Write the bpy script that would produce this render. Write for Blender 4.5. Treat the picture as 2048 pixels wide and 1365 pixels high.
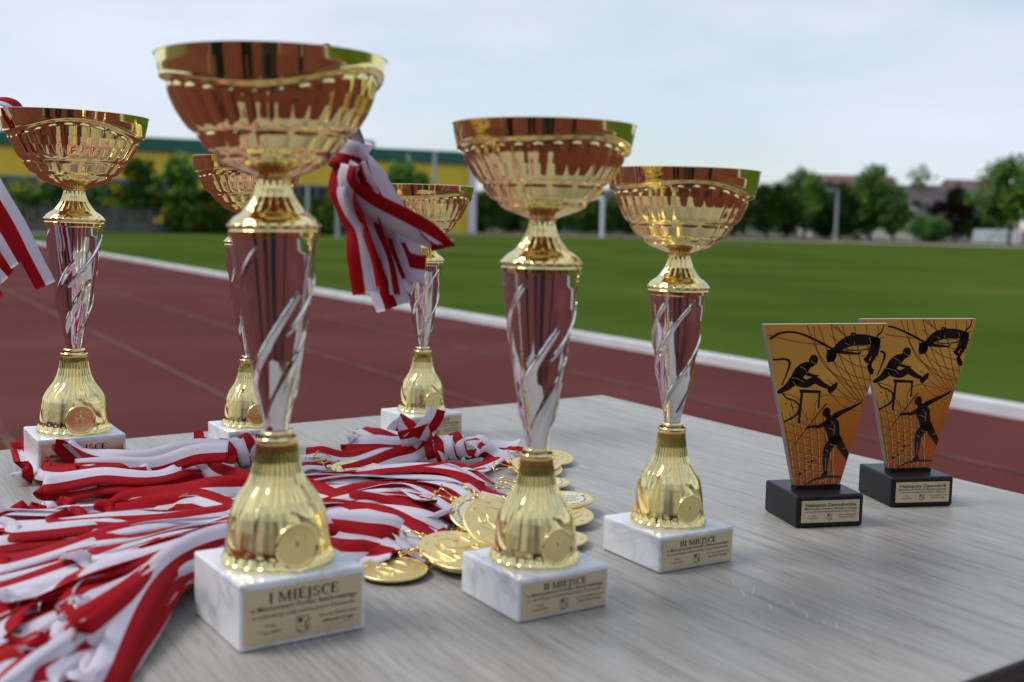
import bpy, math, random
import numpy as np
from mathutils import Vector, Matrix
R = math.radians
PI = math.pi
random.seed(7)
rng = np.random.default_rng(7)
scene = bpy.context.scene
C = scene.collection
for o in list(bpy.data.objects):
    bpy.data.objects.remove(o)

# ------------------------------------------------------------------ camera
TZ = 0.75                      # height of the table top above the ground
FPX, PITCH, ROLL, EYE = 2265.66, R(5.9128), R(1.18137), 0.25
cam_d = bpy.data.cameras.new('camera')
cam = bpy.data.objects.new('camera', cam_d)
C.objects.link(cam)
FW = Vector((0, math.cos(PITCH), -math.sin(PITCH)))
UP = Vector((0, math.sin(PITCH), math.cos(PITCH)))
RT = Vector((1, 0, 0))
R2 = math.cos(ROLL) * RT + math.sin(ROLL) * UP
U2 = -math.sin(ROLL) * RT + math.cos(ROLL) * UP
m = Matrix((R2, U2, -FW)).transposed().to_4x4()
m.translation = Vector((0, 0, TZ + EYE))
cam.matrix_world = m
cam_d.sensor_width = 36.0
cam_d.lens = FPX / 2048 * 36.0
cam_d.clip_start = 0.02
cam_d.clip_end = 2000
cam_d.dof.use_dof = True
cam_d.dof.focus_distance = 1.05
cam_d.dof.aperture_fstop = 6.3
cam_d.dof.aperture_blades = 9
scene.camera = cam

# ------------------------------------------------------------------ light
SUN_EL, SUN_AZ = R(52), R(-92)     # azimuth from +Y (ahead of the camera), negative = left
world = bpy.data.worlds.new('World')
scene.world = world
world.use_nodes = True
wn, wl = world.node_tree.nodes, world.node_tree.links
wn.clear()
wo = wn.new('ShaderNodeOutputWorld')
bg = wn.new('ShaderNodeBackground')
sky = wn.new('ShaderNodeTexSky')
sky.sky_type = 'NISHITA'
sky.sun_disc = False
sky.sun_elevation = SUN_EL
sky.sun_rotation = SUN_AZ
sky.air_density = 1.0
sky.dust_density = 0.7
sky.ozone_density = 1.0
tc = wn.new('ShaderNodeTexCoord')
mp = wn.new('ShaderNodeMapping')
mp.inputs['Scale'].default_value = (1.0, 1.0, 3.2)
no = wn.new('ShaderNodeTexNoise')
no.inputs['Scale'].default_value = 2.1
no.inputs['Detail'].default_value = 5
no.inputs['Roughness'].default_value = 0.5
rp = wn.new('ShaderNodeMapRange')
rp.inputs['From Min'].default_value = 0.36
rp.inputs['From Max'].default_value = 0.62
rp.inputs['To Min'].default_value = 0.30
rp.inputs['To Max'].default_value = 1.0
mx = wn.new('ShaderNodeMix')
mx.data_type = 'RGBA'
CLOUD = (5.6, 6.1, 7.0, 1)         # thin bright overcast, same physical unit as the sky
mx.inputs['B'].default_value = CLOUD
wl.new(tc.outputs['Generated'], mp.inputs['Vector'])
wl.new(mp.outputs['Vector'], no.inputs['Vector'])
wl.new(no.outputs['Fac'], rp.inputs['Value'])
wl.new(rp.outputs['Result'], mx.inputs['Factor'])
wl.new(sky.outputs['Color'], mx.inputs['A'])
wl.new(mx.outputs['Result'], bg.inputs['Color'])
bg.inputs['Strength'].default_value = 0.1
wl.new(bg.outputs['Background'], wo.inputs['Surface'])
sun_d = bpy.data.lights.new('sun', 'SUN')
sun_d.energy = 1.5
sun_d.angle = R(22)
sun_d.color = (1.0, 0.96, 0.9)
sun = bpy.data.objects.new('sun', sun_d)
C.objects.link(sun)
sd = Vector((math.sin(SUN_AZ) * math.cos(SUN_EL), math.cos(SUN_AZ) * math.cos(SUN_EL), math.sin(SUN_EL)))
sun.rotation_euler = sd.to_track_quat('Z', 'Y').to_euler()
sun.location = (0, 0, 30)
vs = scene.view_settings
vs.view_transform = 'Standard'
vs.look = 'None'
vs.exposure = 0.47
vs.gamma = 1.0
vs.use_curve_mapping = False
scene.cycles.use_denoising = True
scene.cycles.max_bounces = 8
scene.cycles.glossy_bounces = 5
scene.cycles.caustics_reflective = False
scene.cycles.caustics_refractive = False

# ------------------------------------------------------------------ helpers
def ray(px, py):
    """direction through a point of the 2048-wide photograph, used only to find real positions"""
    return FW + R2 * ((px - 1024) / FPX) - U2 * ((py - 682.5) / FPX)
def on(px, py, z=0.0):
    """point of the plane z (measured from the table top) -> xyz relative to the table top"""
    d = ray(px, py)
    t = (z - EYE) / d.z
    return np.array((d.x * t, d.y * t, z))
def at(px, py, Y):
    d = ray(px, py)
    t = Y / d.y
    return np.array((d.x * t, Y, EYE + d.z * t))
def ground(px, D):
    """ground point at distance D under picture column px (world)"""
    d = ray(px, 455)
    t = D / d.y
    return (d.x * t, D)

def tag(o, label=None, cat=None, group=None, kind=None):
    if label: o['label'] = label
    if cat: o['category'] = cat
    if group: o['group'] = group
    if kind: o['kind'] = kind
    return o
def empty(name, loc=(0, 0, 0), rz=0.0, **k):
    o = bpy.data.objects.new(name, None)
    o.empty_display_size = 0.05
    C.objects.link(o)
    o.location = loc
    o.rotation_euler = (0, 0, rz)
    return tag(o, **k)
def mesh(name, V, F, mats, mi=None, smooth=True):
    me = bpy.data.meshes.new(name)
    me.from_pydata([tuple(map(float, v)) for v in V], [], [tuple(f) for f in F])
    for mt in (mats if isinstance(mats, (list, tuple)) else [mats]):
        me.materials.append(mt)
    if mi is not None:
        me.polygons.foreach_set('material_index', list(mi))
    if smooth is True:
        me.polygons.foreach_set('use_smooth', [True] * len(me.polygons))
    me.update()
    return me
def link(name, me, parent=None, loc=None, rot=None, **k):
    o = bpy.data.objects.new(name, me)
    C.objects.link(o)
    if parent is not None: o.parent = parent
    if loc is not None: o.location = loc
    if rot is not None: o.rotation_euler = rot
    return tag(o, **k)
class MB:
    """collects shapes into one mesh"""
    def __init__(s): s.V, s.F, s.M, s.S = [], [], [], []
    def add(s, V, F, mi=0, sm=False):
        b = len(s.V)
        s.V += [tuple(map(float, v)) for v in V]
        s.F += [tuple(b + i for i in f) for f in F]
        s.M += [mi] * len(F); s.S += [sm] * len(F)
        return s
    def box(s, c, d, mi=0, rz=0.0):
        x, y, z = d[0] / 2, d[1] / 2, d[2] / 2
        cs, sn = math.cos(rz), math.sin(rz)
        V = [(c[0] + a * cs - b * sn, c[1] + a * sn + b * cs, c[2] + e) for e in (-z, z) for a, b in ((-x, -y), (x, -y), (x, y), (-x, y))]
        return s.add(V, [(3, 2, 1, 0), (4, 5, 6, 7), (0, 1, 5, 4), (1, 2, 6, 5), (2, 3, 7, 6), (3, 0, 4, 7)], mi)
    def tube(s, P, r, n=8, mi=0, closed=False, caps=True):
        P = np.asarray(P, float)
        N = len(P)
        rr = np.broadcast_to(np.asarray(r, float), (N,))
        T = np.gradient(P, axis=0)
        if closed: T = np.roll(P, -1, 0) - np.roll(P, 1, 0)
        T /= np.linalg.norm(T, axis=1)[:, None] + 1e-12
        a = np.array((0, 0, 1.0)) if abs(T[0][2]) < .9 else np.array((1.0, 0, 0))
        V = []
        for i in range(N):
            a = a - T[i] * (a @ T[i]); a /= np.linalg.norm(a) + 1e-12
            b = np.cross(T[i], a)
            for k in range(n):
                q = 2 * PI * k / n
                V.append(P[i] + rr[i] * (math.cos(q) * a + math.sin(q) * b))
        F = []
        for i in range(N if closed else N - 1):
            j = (i + 1) % N
            for k in range(n):
                l = (k + 1) % n
                F.append((i * n + k, i * n + l, j * n + l, j * n + k))
        s.add(V, F, mi, True)
        if caps and not closed:
            s.add(V[:n], [tuple(range(n))[::-1]], mi); s.add(V[-n:], [tuple(range(n))], mi)
        return s
    def prism(s, poly, d0, d1, fn, mi=0):
        """poly in 2D extruded between d0 and d1; fn(u, v, d) -> xyz"""
        n = len(poly)
        V = [fn(u, v, d0) for u, v in poly] + [fn(u, v, d1) for u, v in poly]
        F = [tuple(range(n))[::-1], tuple(range(n, 2 * n))] + [(i, (i + 1) % n, n + (i + 1) % n, n + i) for i in range(n)]
        return s.add(V, F, mi)
    def mesh(s, name, mats):
        me = mesh(name, s.V, s.F, mats, s.M, smooth=False)
        me.polygons.foreach_set('use_smooth', s.S)
        me.update()
        return me
    def build(s, name, mats, parent=None, loc=None, rot=None, **k):
        return link(name, s.mesh(name, mats), parent, loc, rot, **k)
def bevel(o, w, seg=3):
    md = o.modifiers.new('bevel', 'BEVEL')
    md.width = w; md.segments = seg; md.limit_method = 'ANGLE'
    return o
def interp(x, pts):
    p = np.array(pts, float)
    return np.interp(x, p[:, 0], p[:, 1])
def smoothcurve(pts, n):
    """Catmull-Rom through control points -> n samples evenly spaced"""
    P = np.asarray(pts, float)
    P = np.vstack([2 * P[0] - P[1], P, 2 * P[-1] - P[-2]])
    out = []
    for i in range(1, len(P) - 2):
        for t in np.linspace(0, 1, 24, endpoint=False):
            a, b, c, d = P[i - 1], P[i], P[i + 1], P[i + 2]
            out.append(.5 * (2 * b + (c - a) * t + (2 * a - 5 * b + 4 * c - d) * t * t + (3 * b - 3 * c + d - a) * t ** 3))
    out.append(P[-2])
    out = np.array(out)
    L = np.r_[0, np.cumsum(np.linalg.norm(np.diff(out, axis=0), axis=1))]
    q = np.linspace(0, L[-1], n)
    return np.stack([np.interp(q, L, out[:, k]) for k in range(out.shape[1])], 1)

# ------------------------------------------------------------------ materials
def mat(name, base=(.5, .5, .5), rough=.5, metal=0.0, **k):
    mt = bpy.data.materials.new(name)
    mt.use_nodes = True
    b = mt.node_tree.nodes['Principled BSDF']
    b.inputs['Base Color'].default_value = (*base, 1)
    b.inputs['Roughness'].default_value = rough
    b.inputs['Metallic'].default_value = metal
    for kk, v in k.items():
        b.inputs[kk.replace('_', ' ')].default_value = v
    return mt
def nd(mt, typ, **k):
    n = mt.node_tree.nodes.new(typ)
    for kk, v in k.items():
        if kk in n.inputs: n.inputs[kk].default_value = v
        else: setattr(n, kk, v)
    return n
def ln(mt, a, b): mt.node_tree.links.new(a, b)
def bsdf(mt): return mt.node_tree.nodes['Principled BSDF']
def ramp(mt, fac, stops):
    r = nd(mt, 'ShaderNodeValToRGB')
    e = r.color_ramp.elements
    while len(e) < len(stops): e.new(.5)
    for q, (p, c) in zip(e, stops):
        q.position = p; q.color = (*c, 1)
    ln(mt, fac, r.inputs['Fac'])
    return r
def noise_mat(name, stops, scale, rough=.6, detail=5, stretch=(1, 1, 1), bump=0.0, bscale=None, metal=0.0, dist=0.0, coord='Object', **k):
    mt = mat(name, stops[0][1], rough, metal, **k)
    t = nd(mt, 'ShaderNodeTexCoord'); mpn = nd(mt, 'ShaderNodeMapping')
    mpn.inputs['Scale'].default_value = stretch
    ln(mt, t.outputs[coord], mpn.inputs['Vector'])
    n = nd(mt, 'ShaderNodeTexNoise', Scale=scale, Detail=detail, Distortion=dist)
    ln(mt, mpn.outputs['Vector'], n.inputs['Vector'])
    r = ramp(mt, n.outputs['Fac'], stops)
    ln(mt, r.outputs['Color'], bsdf(mt).inputs['Base Color'])
    if bump:
        n2 = nd(mt, 'ShaderNodeTexNoise', Scale=bscale or scale * 4, Detail=4)
        ln(mt, mpn.outputs['Vector'], n2.inputs['Vector'])
        bp = nd(mt, 'ShaderNodeBump', Strength=bump, Distance=.01)
        ln(mt, n2.outputs['Fac'], bp.inputs['Height'])
        ln(mt, bp.outputs['Normal'], bsdf(mt).inputs['Normal'])
    return mt

M = {}
GOLD = (.94, .78, .36)
M['gold'] = mat('gold_plated', GOLD, .06, 1.0)
def gold_ribbed():
    mt = mat('gold_ribbed', GOLD, .10, 1.0)
    t = nd(mt, 'ShaderNodeTexCoord')
    w = nd(mt, 'ShaderNodeTexWave', wave_type='BANDS', bands_direction='Z', Scale=290.0, Distortion=0.0)
    ln(mt, t.outputs['Object'], w.inputs['Vector'])
    a = nd(mt, 'ShaderNodeAttribute', attribute_name='rib')
    mm = nd(mt, 'ShaderNodeMath', operation='MULTIPLY')
    ln(mt, w.outputs['Fac'], mm.inputs[0]); ln(mt, a.outputs['Fac'], mm.inputs[1])
    bp = nd(mt, 'ShaderNodeBump', Strength=.22, Distance=.0004)
    ln(mt, mm.outputs[0], bp.inputs['Height'])
    ln(mt, bp.outputs['Normal'], bsdf(mt).inputs['Normal'])
    mr = nd(mt, 'ShaderNodeMapRange')
    mr.inputs['To Min'].default_value = .07; mr.inputs['To Max'].default_value = .13
    ln(mt, a.outputs['Fac'], mr.inputs['Value']); ln(mt, mr.outputs['Result'], bsdf(mt).inputs['Roughness'])
    return mt
M['ribbed'] = gold_ribbed()
M['gold_matt'] = mat('gold_emblem', GOLD, .16, 1.0)
M['silver'] = mat('silver_plated', (.80, .78, .79), .05, 1.0)
M['medal'] = noise_mat('medal_gold', [(.3, (.86, .66, .27)), (.7, (.92, .76, .38))], 60, .36, metal=1.0)
M['medal_print'] = mat('medal_inlay', (.80, .72, .46), .35, .4)
M['wire'] = mat('brass_wire', (.78, .52, .16), .22, 1.0)
M['ink'] = mat('black_ink', (.012, .011, .010), .45)
M['plate'] = noise_mat('plate_gold', [(.3, (.62, .50, .32)), (.7, (.68, .55, .36))], 90, .38, stretch=(1, 1, 8), metal=.35)
M['plate_mirror'] = mat('plate_copper', (.78, .60, .46), .2, .85)
def marble():
    mt = mat('white_marble', (.75, .76, .78), .22)
    t = nd(mt, 'ShaderNodeTexCoord')
    oi = nd(mt, 'ShaderNodeObjectInfo')
    ad = nd(mt, 'ShaderNodeVectorMath', operation='ADD')
    ln(mt, t.outputs['Object'], ad.inputs[0]); ln(mt, oi.outputs['Location'], ad.inputs[1])
    n1 = nd(mt, 'ShaderNodeTexNoise', Scale=16.0, Detail=8, Roughness=.62, Distortion=1.6)
    ln(mt, ad.outputs[0], n1.inputs['Vector'])
    r1 = ramp(mt, n1.outputs['Fac'], [(.32, (.62, .63, .66)), (.48, (.80, .81, .83)), (.62, (.82, .83, .85)), (.78, (.68, .69, .72))])
    n2 = nd(mt, 'ShaderNodeTexNoise', Scale=9.0, Detail=6, Roughness=.6, Distortion=.8)
    ln(mt, ad.outputs[0], n2.inputs['Vector'])
    r2 = ramp(mt, n2.outputs['Fac'], [(.470, (1, 1, 1)), (.496, (.66, .67, .70)), (.510, (.66, .67, .70)), (.540, (1, 1, 1))])
    ml = nd(mt, 'ShaderNodeMix', data_type='RGBA', blend_type='MULTIPLY')
    ml.inputs['Factor'].default_value = .55
    ln(mt, r1.outputs['Color'], ml.inputs['A']); ln(mt, r2.outputs['Color'], ml.inputs['B'])
    ln(mt, ml.outputs['Result'], bsdf(mt).inputs['Base Color'])
    return mt
M['marble'] = marble()
def cloth(name, col):
    mt = mat(name, col, .62)
    bsdf(mt).inputs['Specular IOR Level'].default_value = .2
    t = nd(mt, 'ShaderNodeTexCoord')
    w = nd(mt, 'ShaderNodeTexWave', wave_type='BANDS', bands_direction='X', Scale=320.0)
    w2 = nd(mt, 'ShaderNodeTexNoise', Scale=900.0, Detail=2)
    ln(mt, t.outputs['Object'], w.inputs['Vector']); ln(mt, t.outputs['Object'], w2.inputs['Vector'])
    tr = nd(mt, 'ShaderNodeBsdfTranslucent'); tr.inputs['Color'].default_value = (*col, 1)
    ms = nd(mt, 'ShaderNodeMixShader'); ms.inputs['Fac'].default_value = .45
    ln(mt, bsdf(mt).outputs['BSDF'], ms.inputs[1]); ln(mt, tr.outputs['BSDF'], ms.inputs[2])
    ln(mt, ms.outputs['Shader'], mt.node_tree.nodes['Material Output'].inputs['Surface'])
    a = nd(mt, 'ShaderNodeMath', operation='ADD')
    ln(mt, w.outputs['Fac'], a.inputs[0]); ln(mt, w2.outputs['Fac'], a.inputs[1])
    bp = nd(mt, 'ShaderNodeBump', Strength=.16, Distance=.0004)
    ln(mt, a.outputs[0], bp.inputs['Height']); ln(mt, bp.outputs['Normal'], bsdf(mt).inputs['Normal'])
    return mt
M['red'] = cloth('ribbon_red', (.54, .008, .019))
M['white'] = cloth('ribbon_white', (.90, .86, .93))
def wood(name, k=1.0):
    mt = mat(name, (.3, .3, .3), .42, Specular_IOR_Level=.4)
    t = nd(mt, 'ShaderNodeTexCoord')
    mpn = nd(mt, 'ShaderNodeMapping')
    mpn.inputs['Rotation'].default_value = (0, 0, R(58.3))
    ln(mt, t.outputs['Object'], mpn.inputs['Vector'])
    m2 = nd(mt, 'ShaderNodeMapping'); m2.inputs['Scale'].default_value = (1.8, 62, 1)
    ln(mt, mpn.outputs['Vector'], m2.inputs['Vector'])
    n1 = nd(mt, 'ShaderNodeTexNoise', Scale=3.0, Detail=9, Roughness=.62, Distortion=.5)
    ln(mt, m2.outputs['Vector'], n1.inputs['Vector'])
    m3 = nd(mt, 'ShaderNodeMapping'); m3.inputs['Scale'].default_value = (10, 260, 1)
    ln(mt, mpn.outputs['Vector'], m3.inputs['Vector'])
    n2 = nd(mt, 'ShaderNodeTexNoise', Scale=2.4, Detail=6, Roughness=.7)
    ln(mt, m3.outputs['Vector'], n2.inputs['Vector'])
    m4 = nd(mt, 'ShaderNodeMapping'); m4.inputs['Scale'].default_value = (2.2, 7, 1)
    ln(mt, mpn.outputs['Vector'], m4.inputs['Vector'])
    n3 = nd(mt, 'ShaderNodeTexNoise', Scale=1.6, Detail=3, Distortion=2.0)
    ln(mt, m4.outputs['Vector'], n3.inputs['Vector'])
    r1 = ramp(mt, n1.outputs['Fac'], [(.28, (.215 * k, .200 * k, .180 * k)), (.44, (.335 * k, .316 * k, .288 * k)), (.62, (.385 * k, .365 * k, .335 * k)), (.8, (.43 * k, .408 * k, .378 * k))])
    r2 = ramp(mt, n2.outputs['Fac'], [(.34, (.36, .35, .34)), (.43, (.86, .86, .86)), (.7, (1.12, 1.12, 1.12))])
    r3 = ramp(mt, n3.outputs['Fac'], [(.3, (.90, .885, .87)), (.7, (1.05, 1.05, 1.05))])
    a = nd(mt, 'ShaderNodeMix', data_type='RGBA', blend_type='MULTIPLY'); a.inputs['Factor'].default_value = .8
    b = nd(mt, 'ShaderNodeMix', data_type='RGBA', blend_type='MULTIPLY'); b.inputs['Factor'].default_value = 1
    ln(mt, r1.outputs['Color'], a.inputs['A']); ln(mt, r2.outputs['Color'], a.inputs['B'])
    ln(mt, a.outputs['Result'], b.inputs['A']); ln(mt, r3.outputs['Color'], b.inputs['B'])
    ln(mt, b.outputs['Result'], bsdf(mt).inputs['Base Color'])
    bp = nd(mt, 'ShaderNodeBump', Strength=.10, Distance=.001)
    ln(mt, n2.outputs['Fac'], bp.inputs['Height']); ln(mt, bp.outputs['Normal'], bsdf(mt).inputs['Normal'])
    return mt
M['wood'] = wood('grey_wood_laminate', 1.06)
M['wood_edge'] = noise_mat('grey_edge_band', [(.3, (.045, .042, .040)), (.7, (.085, .080, .077))], 6, .5, stretch=(3, 3, 60))
M['black'] = noise_mat('black_lacquered_wood', [(.35, (.006, .006, .007)), (.7, (.010, .010, .011))], 30, .38, Specular_IOR_Level=.3)
M['steel_dark'] = mat('dark_steel', (.05, .05, .055), .45, .6)
def acrylic():
    mt = mat('acrylic_edge', (.26, .235, .235), .10)
    bsdf(mt).inputs['Transmission Weight'].default_value = .55
    bsdf(mt).inputs['IOR'].default_value = 1.49
    return mt
M['acrylic'] = acrylic()
def printmat():
    mt = mat('orange_print', (.5, .25, .06), .22)
    t = nd(mt, 'ShaderNodeTexCoord')
    s = nd(mt, 'ShaderNodeSeparateXYZ'); ln(mt, t.outputs['Generated'], s.inputs[0])
    n = nd(mt, 'ShaderNodeTexNoise', Scale=3.0, Detail=3); ln(mt, t.outputs['Generated'], n.inputs['Vector'])
    a = nd(mt, 'ShaderNodeMath', operation='MULTIPLY_ADD'); a.inputs[1].default_value = .22
    ln(mt, n.outputs['Fac'], a.inputs[0]); ln(mt, s.outputs['Z'], a.inputs[2])
    b = nd(mt, 'ShaderNodeMath', operation='MULTIPLY_ADD'); b.inputs[1].default_value = -.30
    ln(mt, s.outputs['X'], b.inputs[0]); ln(mt, a.outputs[0], b.inputs[2])
    r = ramp(mt, b.outputs[0], [(0.0, (.50, .085, .006)), (.15, (.47, .105, .009)), (.38, (.54, .19, .022)), (.6, (.70, .36, .065)), (.85, (.66, .31, .055))])
    g = nd(mt, 'ShaderNodeTexNoise', Scale=260.0, Detail=1); ln(mt, t.outputs['Generated'], g.inputs['Vector'])
    gr = ramp(mt, g.outputs['Fac'], [(.3, (.86, .86, .86)), (.7, (1.1, 1.1, 1.1))])
    mm = nd(mt, 'ShaderNodeMix', data_type='RGBA', blend_type='MULTIPLY'); mm.inputs['Factor'].default_value = 1
    ln(mt, r.outputs['Color'], mm.inputs['A']); ln(mt, gr.outputs['Color'], mm.inputs['B'])
    ln(mt, mm.outputs['Result'], bsdf(mt).inputs['Base Color'])
    return mt
M['print'] = printmat()
M['print_dark'] = mat('print_brown_line', (.27, .085, .014), .25)
M['print_light'] = mat('print_gold_line', (.62, .33, .085), .25)
M['print_black'] = mat('print_black', (.007, .006, .006), .25)
M['track'] = noise_mat('red_track_rubber', [(.25, (.078, .020, .017)), (.5, (.108, .029, .025)), (.75, (.145, .047, .040))], .42, .9, detail=10, bump=.25, bscale=120, Specular_IOR_Level=.05)
M['lane'] = noise_mat('worn_lane_paint', [(.38, (.104, .031, .027)), (.7, (.150, .070, .063))], 3.0, .85, Specular_IOR_Level=.15)
M['kerb'] = noise_mat('white_kerb_paint', [(.3, (.55, .54, .54)), (.7, (.70, .70, .70))], 2.5, .6)
M['grass'] = noise_mat('field_grass', [(.28, (.040, .066, .011)), (.45, (.056, .092, .014)), (.60, (.070, .108, .018)), (.75, (.102, .124, .030))], .16, .95, detail=12, bump=.5, bscale=60, Specular_IOR_Level=.0)
M['meadow'] = noise_mat('rough_grass', [(.25, (.075, .085, .03)), (.5, (.11, .11, .05)), (.75, (.15, .125, .07))], .2, .95, detail=8, Specular_IOR_Level=.08)
M['yellow'] = noise_mat('yellow_cladding', [(.3, (.70, .52, .022)), (.7, (.76, .57, .03))], .4, .55)
M['green'] = mat('green_roof_sheet', (.012, .12, .082), .6)
M['grey_frame'] = mat('grey_window_frame', (.25, .26, .27), .5)
M['glass_dark'] = mat('dark_window_glass', (.03, .04, .05), .08)
M['white_wall'] = mat('white_render', (.72, .73, .74), .6)
M['concrete'] = noise_mat('grey_concrete', [(.3, (.26, .25, .24)), (.7, (.38, .37, .35))], 1.2, .8)
M['concrete_dark'] = noise_mat('dark_grey_concrete', [(.3, (.085, .083, .078)), (.7, (.15, .146, .14))], 1.2, .85)
M['pole'] = mat('galvanised_pole', (.38, .40, .42), .5, .3)
M['cream_wall'] = noise_mat('cream_render', [(.3, (.42, .33, .20)), (.7, (.5, .40, .26))], .6, .8)
M['grey_wall'] = noise_mat('grey_render', [(.3, (.32, .30, .28)), (.7, (.42, .40, .38))], .6, .8)
M['tile_red'] = noise_mat('brown_red_roof_tiles', [(.3, (.14, .065, .05)), (.7, (.20, .095, .07))], 2, .75)
M['tile_dark'] = noise_mat('dark_roof_tiles', [(.3, (.07, .05, .05)), (.7, (.11, .08, .075))], 2, .75)
M['bark'] = noise_mat('bark', [(.3, (.05, .04, .03)), (.7, (.11, .09, .07))], 6, .9)
def leafmat(name, c):
    return noise_mat(name, [(.3, tuple(x * .75 for x in c)), (.7, tuple(x * 1.25 for x in c))], .8, .8, detail=2, Specular_IOR_Level=.12)
M['leaf_dark'] = leafmat('leaf_dark_green', (.052, .115, .026))
M['leaf_mid'] = leafmat('leaf_mid_green', (.070, .155, .024))
M['leaf_light'] = leafmat('leaf_light_green', (.115, .225, .028))
M['leaf_yellow'] = leafmat('leaf_yellow_green', (.30, .26, .015))
M['leaf_purple'] = leafmat('leaf_purple', (.040, .018, .020))
M['car_white'] = mat('white_car_paint', (.75, .76, .78), .25)
M['rubber'] = mat('tyre_rubber', (.015, .015, .015), .8)
M['ad_white'] = mat('white_banner', (.74, .76, .80), .5)
M['ad_green'] = mat('green_banner_print', (.25, .45, .25), .5)
M['ad_pink'] = mat('pink_banner_print', (.60, .38, .36), .5)
M['ad_red'] = mat('red_banner', (.50, .08, .09), .5)

# ------------------------------------------------------------------ setting: ground, track, field
KD = np.array((-.508, .8615)); KN = np.array((.8615, .508))      # along and across the kerb, KN points into the field
K0 = np.array((2.79, 6.10)) + KN * 0.0
def sheet(name, poly, z, mt, **k):
    me = mesh(name, [(x, y, z) for x, y in poly], [tuple(range(len(poly)))], mt, smooth=False)
    return link(name, me, **k)
g = [(-900, -900), (900, -900), (900, 900), (-900, 900)]
sheet('ground', g, -.012, M['meadow'], kind='structure')
kc0 = K0 + KD * 44.0          # kerb end where the far bend starts
kc1 = K0 - KD * 41.0
RB = 36.5
def oval(off):
    P = []
    c = kc0 + KN * RB
    for a in np.linspace(0, PI, 40):
        P.append(c + (RB - off) * (-KN * math.cos(a) + KD * math.sin(a)))
    c = kc1 + KN * RB
    for a in np.linspace(0, PI, 40):
        P.append(c + (RB - off) * (KN * math.cos(a) - KD * math.sin(a)))
    return np.array(P)
def ring(name, o1, o2, z, mt, z2=None, **k):
    a, b = oval(o1), oval(o2)
    n = len(a)
    V = [(*p, z) for p in a] + [(*p, z) for p in b]
    F = [(i, (i + 1) % n, n + (i + 1) % n, n + i) for i in range(n)]
    return link(name, mesh(name, V, F, mt, smooth=False), **k)
LW = 1.22
ring('track', .02, -8 * LW - 9.0, -.004, M['track'], kind='structure')
for i in range(1, 9):
    ring('lane_line', -i * LW, -i * LW - .05, .0, M['lane'], kind='structure')
sheet('grass_field', oval(.06), -.004, M['grass'], kind='structure')
# kerb: segments of painted kerb stone along the straight, and the bend as one strip
def kerbmesh():
    a, b = oval(-.02), oval(.12)
    n = len(a); h = .062
    V = [(*p, -.006) for p in a] + [(*p, h) for p in a] + [(*p, h) for p in b] + [(*p, -.006) for p in b]
    F = []
    for i in range(n):
        j = (i + 1) % n
        for q in range(3):
            F.append((q * n + i, q * n + j, (q + 1) * n + j, (q + 1) * n + i))
    return mesh('kerb', V, F, M['kerb'], smooth=False)
link('kerb', kerbmesh(), kind='structure')

# ------------------------------------------------------------------ background: hall, fence, trees, houses
hA, hB = np.array((-70., 79.4)), np.array((-4.2, 107.5))
hd = (hB - hA) / np.linalg.norm(hB - hA); hn = np.array((hd[1], -hd[0]))       # hn points to the camera side
HW = np.linalg.norm(hB - hA); ang = math.atan2(hd[1], hd[0]); HD = 26.0
hall = empty('sports_hall', (*hA, 0), ang, label='long yellow hall with a green roof band behind the trees', cat='building')
HH = 7.5
w = MB()
w.box((HW / 2, HD / 2, HH / 2 - .55), (HW - .02, HD, HH - 1.1)); w.build('wall', M['yellow'], hall)
w = MB()
w.box((HW / 2, HD / 2, HH - .5), (HW + .5, HD + .6, 1.15)); w.build('roof_band', M['green'], hall)
w = MB()
w.box((HW + .10, -.1, (HH - 1.1) / 2), (.7, .6, HH - 1.12)); w.build('corner_column', M['white_wall'], hall)
w = MB()
w.box((HW - 9.5, 3, HH + .45), (1.6, 1.6, .9)); w.build('roof_vent', M['grey_wall'], hall)
def hall_window(x0, x1, z0, z1):
    f = MB()
    f.box(((x0 + x1) / 2, -.05, z0), (x1 - x0, .16, .14)); f.box(((x0 + x1) / 2, -.05, z1), (x1 - x0, .16, .14))
    n = max(2, int((x1 - x0) / 1.6))
    for i in range(n + 1):
        f.box((x0 + (x1 - x0) * i / n, -.05, (z0 + z1) / 2), (.12, .15, z1 - z0 - .15))
    fo = f.build('window', M['grey_frame'], hall)
    p = MB(); p.box(((x0 + x1) / 2, -.02, (z0 + z1) / 2), (x1 - x0 - .1, .05, z1 - z0 - .1))
    p.build('pane', M['glass_dark'], fo)
for x0, x1 in ((20, 34.0), (37, 45), (52.0, 58.5)):
    hall_window(x0, x1, 1.9, 4.0)

fence = empty('panel_fence', (0, 0, 0), 0, label='low pale concrete panel fence in front of the yellow hall', cat='fence')
fp = [np.array(ground(px, D)) for px, D in ((-120, 60.), (90, 64.), (300, 68.), (520, 73.), (700, 78.))]
fpts = []
for a, b in zip(fp[:-1], fp[1:]):
    n = int(np.linalg.norm(b - a) / 1.9)
    for i in range(n): fpts.append(a + (b - a) * i / n)
fpts.append(fp[-1])
pm = MB(); pm.box((0, 0, .72), (.16, .16, 1.44)); pm = pm.mesh('post', M['concrete_dark'])
for i, a in enumerate(fpts):
    link('post', pm, fence, loc=(a[0], a[1], 0))
    if i + 1 < len(fpts):
        b = fpts[i + 1]; L = np.linalg.norm(b - a)
        q = MB(); q.box((0, 0, .30), (L - .17, .07, .56))
        for k in range(7): q.box((-L / 2 + L * (k + .5) / 7, 0, .98), (.15, .05, .8))
        q.box((0, 0, 1.35), (L - .17, .06, .06))
        c = (a + b) / 2
        q.build('panel', M['concrete_dark'], fence, loc=(c[0], c[1], 0), rot=(0, 0, math.atan2(b[1] - a[1], b[0] - a[0])))

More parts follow.
